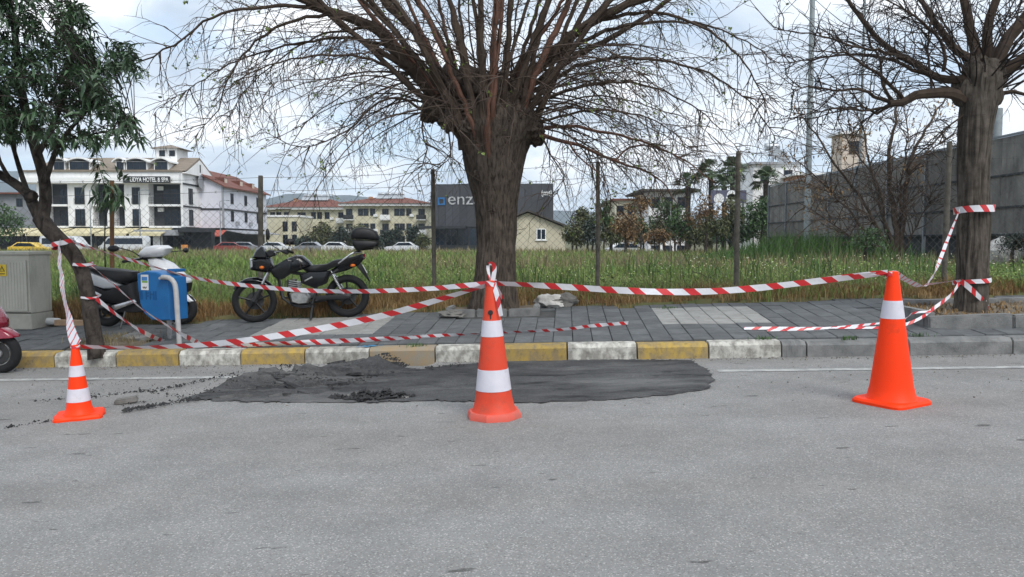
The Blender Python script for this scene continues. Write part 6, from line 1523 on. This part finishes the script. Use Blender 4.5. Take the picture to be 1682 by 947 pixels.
    bx(t, 'canopy', X(232), X(300), Y-2.4, Y+.28, zg-1.2, zg-.45, 'trim_grey', b)
    bx(t, 'shop_canopy', X(297), X(345)+.6, Y-1.6, Y+.28, zg-.75, zg-.2, 'frame_dark', b)
hotel()

def white_block():
    Xw = -41.6; Y0, Y1 = 110.0, 129.5; x0 = Xw-10.5; ze = U(374, 305, Y0).z; zb = U(374, 374, Y0).z; zm = U(374, 343, Y0).z
    b = Vector((Xw-5, Y0, ZB)); t = thing('white_block', 'white apartment block with red tiled roof and dark string course beside the hotel', 'building', b)
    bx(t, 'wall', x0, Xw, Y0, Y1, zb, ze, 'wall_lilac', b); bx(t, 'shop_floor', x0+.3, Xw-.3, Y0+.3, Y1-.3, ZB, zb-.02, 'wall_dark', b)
    bx(t, 'corner_trim', Xw-.1, Xw+.12, Y0-.12, Y0+.2, zb, ze-.02, 'trim_grey', b); bx(t, 'string_course', Xw+.01, Xw+.12, Y0+.22, Y1, zm-.12, zm+.12, 'frame_dark', b); bx(t, 'string_course', x0, Xw-.12, Y0-.12, Y0-.005, zm-.12, zm+.12, 'frame_dark', b)
    for zf in (zb+1.0, zm+.9):
        for yy in (113.6, 119.4, 125.0): window_(t, b, yy-.55, yy+.55, Xw, zf, zf+1.55, 'x', .08)
    for yy in (115.2, 121.0): m_ = MB(); m_.bevbox((Xw+.25, yy, zb+.75), (.35, .8, .6), .03); m_.build('air_conditioner', 'trim_grey', t, b)
    xr, zr = (x0+Xw)/2, ze+2.7; m_ = MB(); e = .55
    m_.add([(Xw+e, Y0-e, ze-.25), (Xw+e, Y1+e, ze-.25), (xr, Y1+e, zr), (xr, Y0-e, zr), (x0-e, Y0-e, ze-.25), (x0-e, Y1+e, ze-.25), (Xw+e, Y0-e, ze-.05), (Xw+e, Y1+e, ze-.05), (xr, Y1+e, zr+.25), (xr, Y0-e, zr+.25), (x0-e, Y0-e, ze-.05), (x0-e, Y1+e, ze-.05)],
      [(6, 7, 8, 9), (9, 8, 11, 10), (0, 3, 2, 1), (3, 4, 5, 2), (0, 1, 7, 6), (5, 4, 10, 11), (0, 6, 9, 3), (3, 9, 10, 4), (1, 2, 8, 7), (2, 5, 11, 8)]); ro = m_.build('roof', 'roof_tile', t, b, smooth=False)
    m_ = MB(); m_.add([(Xw-.05, Y0+.01, ze), (x0+.05, Y0+.01, ze), (xr, Y0+.01, zr-.1), (Xw-.05, Y0+.3, ze), (x0+.05, Y0+.3, ze), (xr, Y0+.3, zr-.1)], [(0, 2, 1), (3, 4, 5), (0, 3, 5, 2), (1, 2, 5, 4), (0, 1, 4, 3)]); m_.build('gable', 'wall_lilac', t, b, smooth=False)
    for yy, dx in ((114, 1.4), (120.5, 1.5), (126, 1.4)):
        zz = ze+.35; dm = bx(t, 'dormer', Xw-2.6, Xw-1.0, yy-.7, yy+.7, zz, zz+1.15, 'roof_tile', b); bx(dm, 'dormer_face', Xw-.995, Xw-.95, yy-.5, yy+.5, zz+.35, zz+1.05, 'wall_beige', b)
    for yy in (111.5, 113.5): m_ = MB(); m_.lathe([(.3, -.7), (.33, -.6), (.33, .6), (.3, .7)], (xr+.3, yy, zr+.9), 14, 'X'); m_.box((xr+.3, yy-.5, zr+.35), (1.6, .08, 1.1)); m_.build('solar_heater', 'tank_metal', ro, b)
    m_ = MB(); m_.add([(Xw+.05, Y0+1, zb-.25), (Xw+2.8, Y0+1, zb-.75), (Xw+2.8, Y1-2, zb-.75), (Xw+.05, Y1-2, zb-.25), (Xw+.05, Y0+1, zb-.38), (Xw+2.8, Y0+1, zb-.88), (Xw+2.8, Y1-2, zb-.88), (Xw+.05, Y1-2, zb-.38)], [(0, 1, 2, 3), (7, 6, 5, 4), (0, 4, 5, 1), (1, 5, 6, 2), (2, 6, 7, 3)]); m_.build('shop_canopy', 'trim_grey', t, b, smooth=False)
    m_ = MB(); m_.add([(x0+2, Y0-2.2, zb-1.1), (Xw+.5, Y0-2.2, zb-1.1), (Xw+.5, Y0-.02, zb-.3), (x0+2, Y0-.02, zb-.3), (x0+2, Y0-2.2, zb-1.25), (Xw+.5, Y0-2.2, zb-1.25)], [(0, 1, 2, 3), (0, 4, 5, 1)]); m_.build('red_awning', 'awning_red', t, b, smooth=False)
white_block()

def cream_block(pxa, pxb, Y, eave, ridge, label, nb, seed, dep=14):
    X = lambda px: U(px, 350, Y).x; x0, x1 = X(pxa), X(pxb); ze = U(560, eave, Y).z; zr = U(560, ridge, Y).z; b = Vector(((x0+x1)/2, Y, ZB)); rnd = random.Random(seed)
    t = thing('apartment_block', label, 'building', b); bx(t, 'wall', x0+.5, x1-.5, Y, Y+dep, ZB, ze, 'wall_cream', b); bx(t, 'eave', x0-.3, x1+.3, Y-1.0, Y+dep+1, ze, ze+.5, 'trim_white', b)
    m_ = MB(); xm0, xm1, ym = x0+(x1-x0)*.36, x1-(x1-x0)*.36, Y+dep/2
    m_.add([(x0-.6, Y-1.3, ze+.5), (x1+.6, Y-1.3, ze+.5), (x1+.6, Y+dep+1.3, ze+.5), (x0-.6, Y+dep+1.3, ze+.5), (xm0, ym, zr), (xm1, ym, zr)], [(0, 1, 5, 4), (1, 2, 5), (2, 3, 4, 5), (3, 0, 4), (3, 2, 1, 0)]); ro = m_.build('roof', 'roof_tile', t, b, smooth=False)
    fl = [(ze-2.75, ze-.05), (ze-5.65, ze-2.95), (.0, ze-5.9)]; bw = (x1-x0-1)/nb
    for f, (z0, z1) in enumerate(fl):
        for i in range(nb):
            a = x0+.5+i*bw; kind = (i+seed) % 3
            if kind == 0:     # projecting balcony
                bx(t, 'balcony_slab', a+.2, a+bw-.2, Y-1.1, Y-.01, z0-.05, z0+.15, 'trim_white', b); bx(t, 'balcony_front', a+.2, a+bw-.2, Y-1.15, Y-1.05, z0+.15, z0+1.0, 'trim_white' if (f+i) % 2 else 'frame_dark', b)
                window_(t, b, a+.5, a+bw-.6, Y, z0+.2, z0+2.2, mull=2)
            else:
                for k in range(2 if kind == 1 else 1): xx = a+.5+k*bw*.45; window_(t, b, xx, xx+1.0, Y, z0+.85, z0+2.25, mull=1)
                if kind == 2: ac_unit(t, b, a+bw-.8, Y-.2, z0+.9)
    for i in range(4):
        xx = xm0+(xm1-xm0)*(i+.5)/4*1.1; m_ = MB(); m_.lathe([(.28, -.6), (.32, -.5), (.32, .5), (.28, .6)], (xx, ym-1.5, zr+.55), 12, 'X'); m_.box((xx, ym-2.3, zr-.05), (1.5, 1.6, .08), Matrix.Rotation(R(32), 3, 'X')); m_.build('solar_heater', 'tank_metal', ro, b)
    bx(ro, 'chimney', x0+(x1-x0)*.27, x0+(x1-x0)*.27+.8, ym-3.2, ym-2.5, ze+1.6, zr-.1, 'wall_brick', b)
cream_block(436, 578, 158, 344, 323, 'cream apartment block with red hipped roof nearer the white block', 6, 1)
cream_block(560, 707, 150, 338, 320, 'cream apartment block with red hipped roof beside the dark showroom', 7, 0)
# pale low annexe in front of the left cream block
def annexe():
    Y = 138; X = lambda px: U(px, 350, Y).x; b = Vector((X(465), Y, ZB)); t = thing('annexe', 'low pale yellow flat-roofed annexe in front of the cream blocks', 'building', b); zt = U(465, 356, Y).z
    bx(t, 'wall', X(434), X(492), Y, Y+9, ZB, zt, 'wall_cream', b); bx(t, 'parapet', X(433), X(493), Y-.15, Y+9.1, zt, zt+.35, 'trim_white', b)
    for px in (464, 479): window_(t, b, X(px), X(px)+.9, Y, zt-2.6, zt-.8); window_(t, b, X(px), X(px)+.9, Y, zt-5.0, zt-3.2)
annexe()

def showroom():
    Y = 130; X = lambda px: U(px, 350, Y).x; Z = lambda py: U(800, py, Y).z; b = Vector((X(810), Y, ZB)); t = thing('showroom', 'dark grey panel-clad showroom with illuminated style lettering behind the big tree', 'building', b)
    x0, x1, zt, zm = X(708), X(909), Z(301), Z(372)
    bx(t, 'core', x0+.15, x1-.15, Y+.2, Y+18, ZB, zt-.1, 'wall_dark', b)
    n = 17; w = (x1-x0)/n
    for i in range(n): bx(t, 'cladding_panel', x0+i*w+.02, x0+(i+1)*w-.02, Y+random.uniform(0, .02), Y+.19, zm, zt-(0.25 if i < 5 else 0), 'wall_enza', b)
    for i in range(8): bx(t, 'side_panel', x1-.14, x1, Y+.25+i*2.2, Y+2.4+i*2.2, zm, zt-.02, 'wall_enza', b)
    for i in range(10): window_(t, b, x0+.5+i*2.0, x0+2.4+i*2.0, Y+.2, .4, zm-.25, mull=1)
    bx(t, 'fascia', X(692), x0+6, Y-2.2, Y+.15, zm-.35, zm+.1, 'frame_dark', b)
    me = text_mesh('enza', 3.0, .05, 1.0, .0); wv = max(v.co.x for v in me.vertices); k = (X(790)-X(735))/wv
    hm = max(v.co.z for v in me.vertices); kz = (Z(323)-Z(336))/hm
    for v in me.vertices: v.co.x *= k; v.co.z *= kz
    o = link(me, 'sign_letters', 'letter_grey', t); o.location = Vector((X(735), Y-.12, Z(335.5)))-b
    lg = MB(); xa, xb, za, zb = X(719), X(731), Z(336.5), Z(324)
    for (cx_, cz_, ww, hh) in (((xa+.14), (za+zb)/2, .28, zb-za), ((xa+.75), zb-.14, .9, .28), ((xb-.14), (za+zb)/2, .28, zb-za), ((xb-.42), za+.14, .5, .28), (xa+.4, za+.14, .3, .28)): lg.box((cx_, Y-.10+random.uniform(0, .02), cz_), (ww, .12, hh))
    lg.build('logo', 'logo_blue', t, b, smooth=False)
    me = text_mesh('(yata\u015f)', 1.4, .05, 1.0, .02); wv = max(v.co.x for v in me.vertices); k = (X(906)-X(889))/wv
    for v in me.vertices: v.co.x *= k; v.co.z *= .85
    o = link(me, 'small_sign_letters', 'trim_white', t); o.location = Vector((X(889), Y-.12, Z(320)))-b
showroom()

def house():
    Y = 72; X = lambda px: U(px, 380, Y).x; Z = lambda py: U(880, py, Y).z; b = Vector((X(880), Y, ZB)); t = thing('small_house', 'small cream house with low dark gabled roof standing in the field', 'house', b)
    x0, x1, xr = X(806), X(928.5), X(867); zl, zr_, zt = Z(374), Z(374), Z(349); D = 9
    m_ = MB(); m_.prism([(x0, ZB), (x1, ZB), (x1, zr_), (xr, zt), (x0, zl)], Y, Y+D); m_.build('wall', 'wall_house', t, b, smooth=False)
    for (xa, za, xb, zb) in ((xr, zt+.12, x1+.75, zr_-.16), (xr, zt+.12, x0-.75, zl-.16)):
        m_ = MB(); m_.prism([(xa, za), (xb, zb), (xb, zb+.16), (xa, za+.18)], Y-.45, Y+D+.4); m_.build('roof_slope', 'roof_old', t, b, smooth=False)
    window_(t, b, X(881), X(897), Y, Z(394), Z(375), mull=1, m='trim_white'); m_ = MB(); m_.box((X(889), Y-.06, Z(394.5)), (1.15, .14, .06)); m_.build('sill', 'trim_white', t, b)
    window_(t, b, X(822), X(834), Y, Z(394), Z(375), mull=1, m='trim_white')
house()

def plain_house(px0, px1, top, Y, m, label, roofm='trim_grey', dep=9, nwin=2, floors=2, over=.4, name='house'):
    X = lambda px: U(px, 350, Y).x; x0, x1 = X(px0), X(px1); zt = U((px0+px1)/2, top, Y).z; b = Vector(((x0+x1)/2, Y, ZB)); t = thing(name, label, 'building', b)
    bx(t, 'wall', x0, x1, Y, Y+dep, ZB, zt-.25, m, b); bx(t, 'roof', x0-over, x1+over, Y-over, Y+dep+over, zt-.25, zt, roofm, b)
    for f in range(floors):
        for i in range(nwin): xx = x0+(x1-x0)*(i+.5)/nwin; window_(t, b, xx-.5, xx+.5, Y, zt-2.2-f*2.9, zt-.9-f*2.9)
    return t, b, x0, x1, zt
t, b, x0, x1, zt = plain_house(1236, 1312, 266, 88, 'wall_white', 'white flat-roofed house with a solar water heater beyond the palms', nwin=2, floors=2)
m_ = MB(); m_.lathe([(.4, -.8), (.45, -.7), (.45, .7), (.4, .8)], (U(1278, 246, 88).x, 90, zt+2.0), 14, 'X'); m_.box((U(1288, 256, 88).x, 89.5, zt+.9), (2.4, .12, 1.2), Matrix.Rotation(R(30), 3, 'Y')); m_.box((U(1279, 250, 88).x, 90, zt+.75), (.12, .6, 1.5)); m_.build('solar_heater', 'tank_metal', t, b)
plain_house(1380, 1420, 216, 76, 'wall_beige', 'tall narrow beige building rising behind the leafless tree', 'trim_white', 2.5, 1, 3)
plain_house(1308, 1372, 284, 84, 'wall_brick', 'low brick-red upper storey behind the panel wall', 'trim_white', 8, 2, 1)
plain_house(1066, 1130, 311, 92, 'wall_white', 'pale house with dark overhanging flat roof left of the palms', 'roof_old', 10, 3, 3, 1.2)
plain_house(1010, 1064, 326, 100, 'wall_cream', 'cream building behind the brown-leaved trees', 'roof_tile', 9, 3, 3)
plain_house(-140, 52, 316, 120, 'wall_grey', 'grey house with red roof left of the hotel', 'roof_tile', 14, 5, 2, .8)
def red_roof():
    Y = 119; b = Vector((U(0, 330, Y).x, Y, ZB)); X = lambda px: U(px, 330, Y).x
def hoarding():
    Y = 62; X = lambda px: U(px, 320, Y).x; Z = lambda py: U(1190, py, Y).z; b = Vector((X(1195), Y, HX(X(1195), Y))); t = thing('hoarding', 'dark advertising hoarding with pale blurred shapes below the palms', 'hoarding', b)
    bx(t, 'board', X(1168), X(1226), Y, Y+.12, Z(333), Z(312), 'hoarding', b)
    for px, py, r in ((1181, 326, .42), (1202, 320, .40), (1202, 328, .5)): m_ = MB(); m_.lathe([(.01, -.02), (r, -.02), (r, .0)], (X(px), Y-.005, Z(py)), 18, 'Y'); m_.build('pale_shape', 'trim_white', t, b)
    for px in (1172, 1222): m_ = MB(); m_.tube([(X(px), Y+.2, b.z), (X(px), Y+.2, Z(314))], .06, 8); m_.build('post', 'steel_dark', t, b)
hoarding()
def blue_hall():
    Y0 = 38; xc = 33.0; b = Vector((xc, Y0, ZB)); t = thing('blue_hall', 'hall with blue-grey curved roof behind the panel wall', 'building', b); n = 16; w = 11.0; zt = 8.6
    bx(t, 'wall', xc-w, xc+w, Y0+.3, Y0+22, ZB, zt-3.0, 'wall_grey', b)
    m_ = MB(); P = [(xc-w-.3+(2*w+.6)*i/n, zt-3.0+2.0*math.sin(math.pi*i/n)) for i in range(n+1)]; m_.prism(P+[(p[0], p[1]-.25) for p in reversed(P)], Y0, Y0+22.4); m_.build('roof', 'roof_blue', t, b)
    m_ = MB(); m_.prism([(p[0], p[1]-.26) for p in P[1:-1]], Y0+.32, Y0+.5); m_.build('gable', 'roof_blue', t, b)
blue_hall()
pole(1639, 178, 27, .17, 'stout pale vent pipe rising behind the panel wall', 0, 'pole_grey', .95)

# ================================================================== parked vehicles
def car(px, Y, m, label, kind='car', rz=0.0, group=None):
    x = U(px, 400, Y).x; b = Vector((x, Y, ZB+.03)); t = thing('parked_'+kind, label, kind, b, rz, group)
    if kind == 'van': prof = [(-2.5, .35), (2.5, .35), (2.55, .95), (2.2, 1.15), (1.55, 1.95), (1.3, 2.12), (-2.35, 2.15), (-2.52, 1.9)]; wz = [(1.95, 1.2), (1.45, 1.88), (-2.2, 1.9), (-2.25, 1.2)]; W = .95
    else: prof = [(-2.1, .3), (2.1, .3), (2.15, .65), (1.9, .85), (1.0, .95), (.35, 1.42), (-1.1, 1.45), (-1.75, 1.0), (-2.12, .92)]; wz = [(.85, .98), (.3, 1.34), (-1.05, 1.36), (-1.55, 1.0)]; W = .85
    MB().pillow(prof, W, ((1, .93), (.93, .985), (.6, 1))).build('body', m, t, ang=35)
    MB().pillow(wz, W*1.005, ((1, .97), (.97, 1))).build('side_windows', 'glass', t)
    for sx in (-1, 1):
        for y in (-1, 1): w = MB().torus((sx*(1.55 if kind == 'van' else 1.3), y*(W-.10), .32), .23, .09, 20, 8); wo = w.build('wheel', 'rubber', t); MB().lathe([(.01, -.06), (.17, -.06), (.17, .06), (.01, .06)], (sx*(1.55 if kind == 'van' else 1.3), y*(W-.10), .32), 14, 'Y').build('rim', 'alloy', wo)
    f = 2.5 if kind == 'van' else 2.08
    for y in (-.6, .6): MB().bevbox((f, y, .72), (.12, .3, .16), .03).build('headlight', 'lens_clear', t)
    MB().box((f+.04, 0, .45), (.06, 1.5, .18)).build('bumper', 'black_plastic', t)
car(108, 88, 'car_white', 'white van parked nearer the cabinet under the awnings', 'van', 0)
car(205, 86, 'car_white', 'white minibus parked in front of the hotel pillars', 'van', math.pi+.15)
car(52, 82, 'car_yellow', 'yellow taxi parked left of the white van', 'car', .1)
car(380, 96, 'car_red', 'red car parked before the white red-roofed block', 'car', .3)
car(405, 99, 'car_grey', 'grey car parked behind the red car', 'car', .2)
car(455, 96, 'car_white', 'white car parked in front of the annexe', 'car', .1)
car(505, 97, 'car_grey', 'grey car parked in front of the left cream block', 'car', math.pi)
car(556, 97, 'car_white', 'white car parked beneath the olive trees', 'car', 0)
car(660, 97, 'car_white', 'white car parked by the dark showroom end', 'car', math.pi)
car(1035, 66, 'car_white', 'white car parked behind the brown-leaved trees', 'car', 0)
o = MB().bevbox((0, 0, .55), (.75, .4, 1.1), .03).build('orange_kiosk_panel', 'sign_orange'); x_ = U(303, 400, 99).x; o.location = (x_, 99, ZB); tag(o, 'small orange kiosk panel standing outside the shops', 'kiosk')
# service road in front of the far buildings
m_ = MB(); m_.add([(-150, 91, ZB+.02), (60, 91, ZB+.02), (60, 101, ZB+.02), (-150, 101, ZB+.02)], [(0, 1, 2, 3)]); structure(m_.build('far_road', 'asphalt'))

# ================================================================== hills and the air between
def hills():
    px = [(-900, 240), (-400, 252), (-100, 264), (0, 279), (45, 285), (120, 318), (250, 332), (400, 334), (440, 326), (468, 319), (500, 317), (530, 321), (575, 320), (620, 326), (700, 336), (900, 345), (1100, 350), (1300, 352), (1700, 345), (2300, 325)]
    P = catmull([Vector((x, y, 0)) for x, y in px], 12); V = []; n = len(P)
    for i, p in enumerate(P):
        q = U(p.x, p.y+1.2*noise.noise(Vector((p.x*.05, 0, 0))), 2000); w = q.x/2000
        V += [(w*1600, 1600, .1), (w*1780, 1780, q.z*(.42+.12*noise.noise(Vector((i*.4, 1, 0))))), tuple(q), (w*2250, 2250, q.z*.5), (w*2500, 2500, .1)]
    m_ = MB(); m_.add(V, [(i*5+j, (i+1)*5+j, (i+1)*5+j+1, i*5+j+1) for i in range(n-1) for j in range(4)]); structure(m_.build('hills', 'hill'))
hills()
def haze():
    me = bpy.data.meshes.new('haze'); m_ = MB(); m_.box((0, 0, 159), (7600, 7600, 322)); 
    m = bpy.data.materials.new('air'); m.use_nodes = True; nt = m.node_tree; nt.nodes.clear()
    v = nt.nodes.new('ShaderNodeVolumePrincipled'); v.inputs['Color'].default_value = (.76, .86, .98, 1); v.inputs['Density'].default_value = HAZE; v.inputs['Anisotropy'].default_value = .2
    o = nt.nodes.new('ShaderNodeOutputMaterial'); nt.links.new(v.outputs[0], o.inputs['Volume'])
    m_.build('haze', m, smooth=False, kind='stuff')
HAZE = 0.00024
haze()
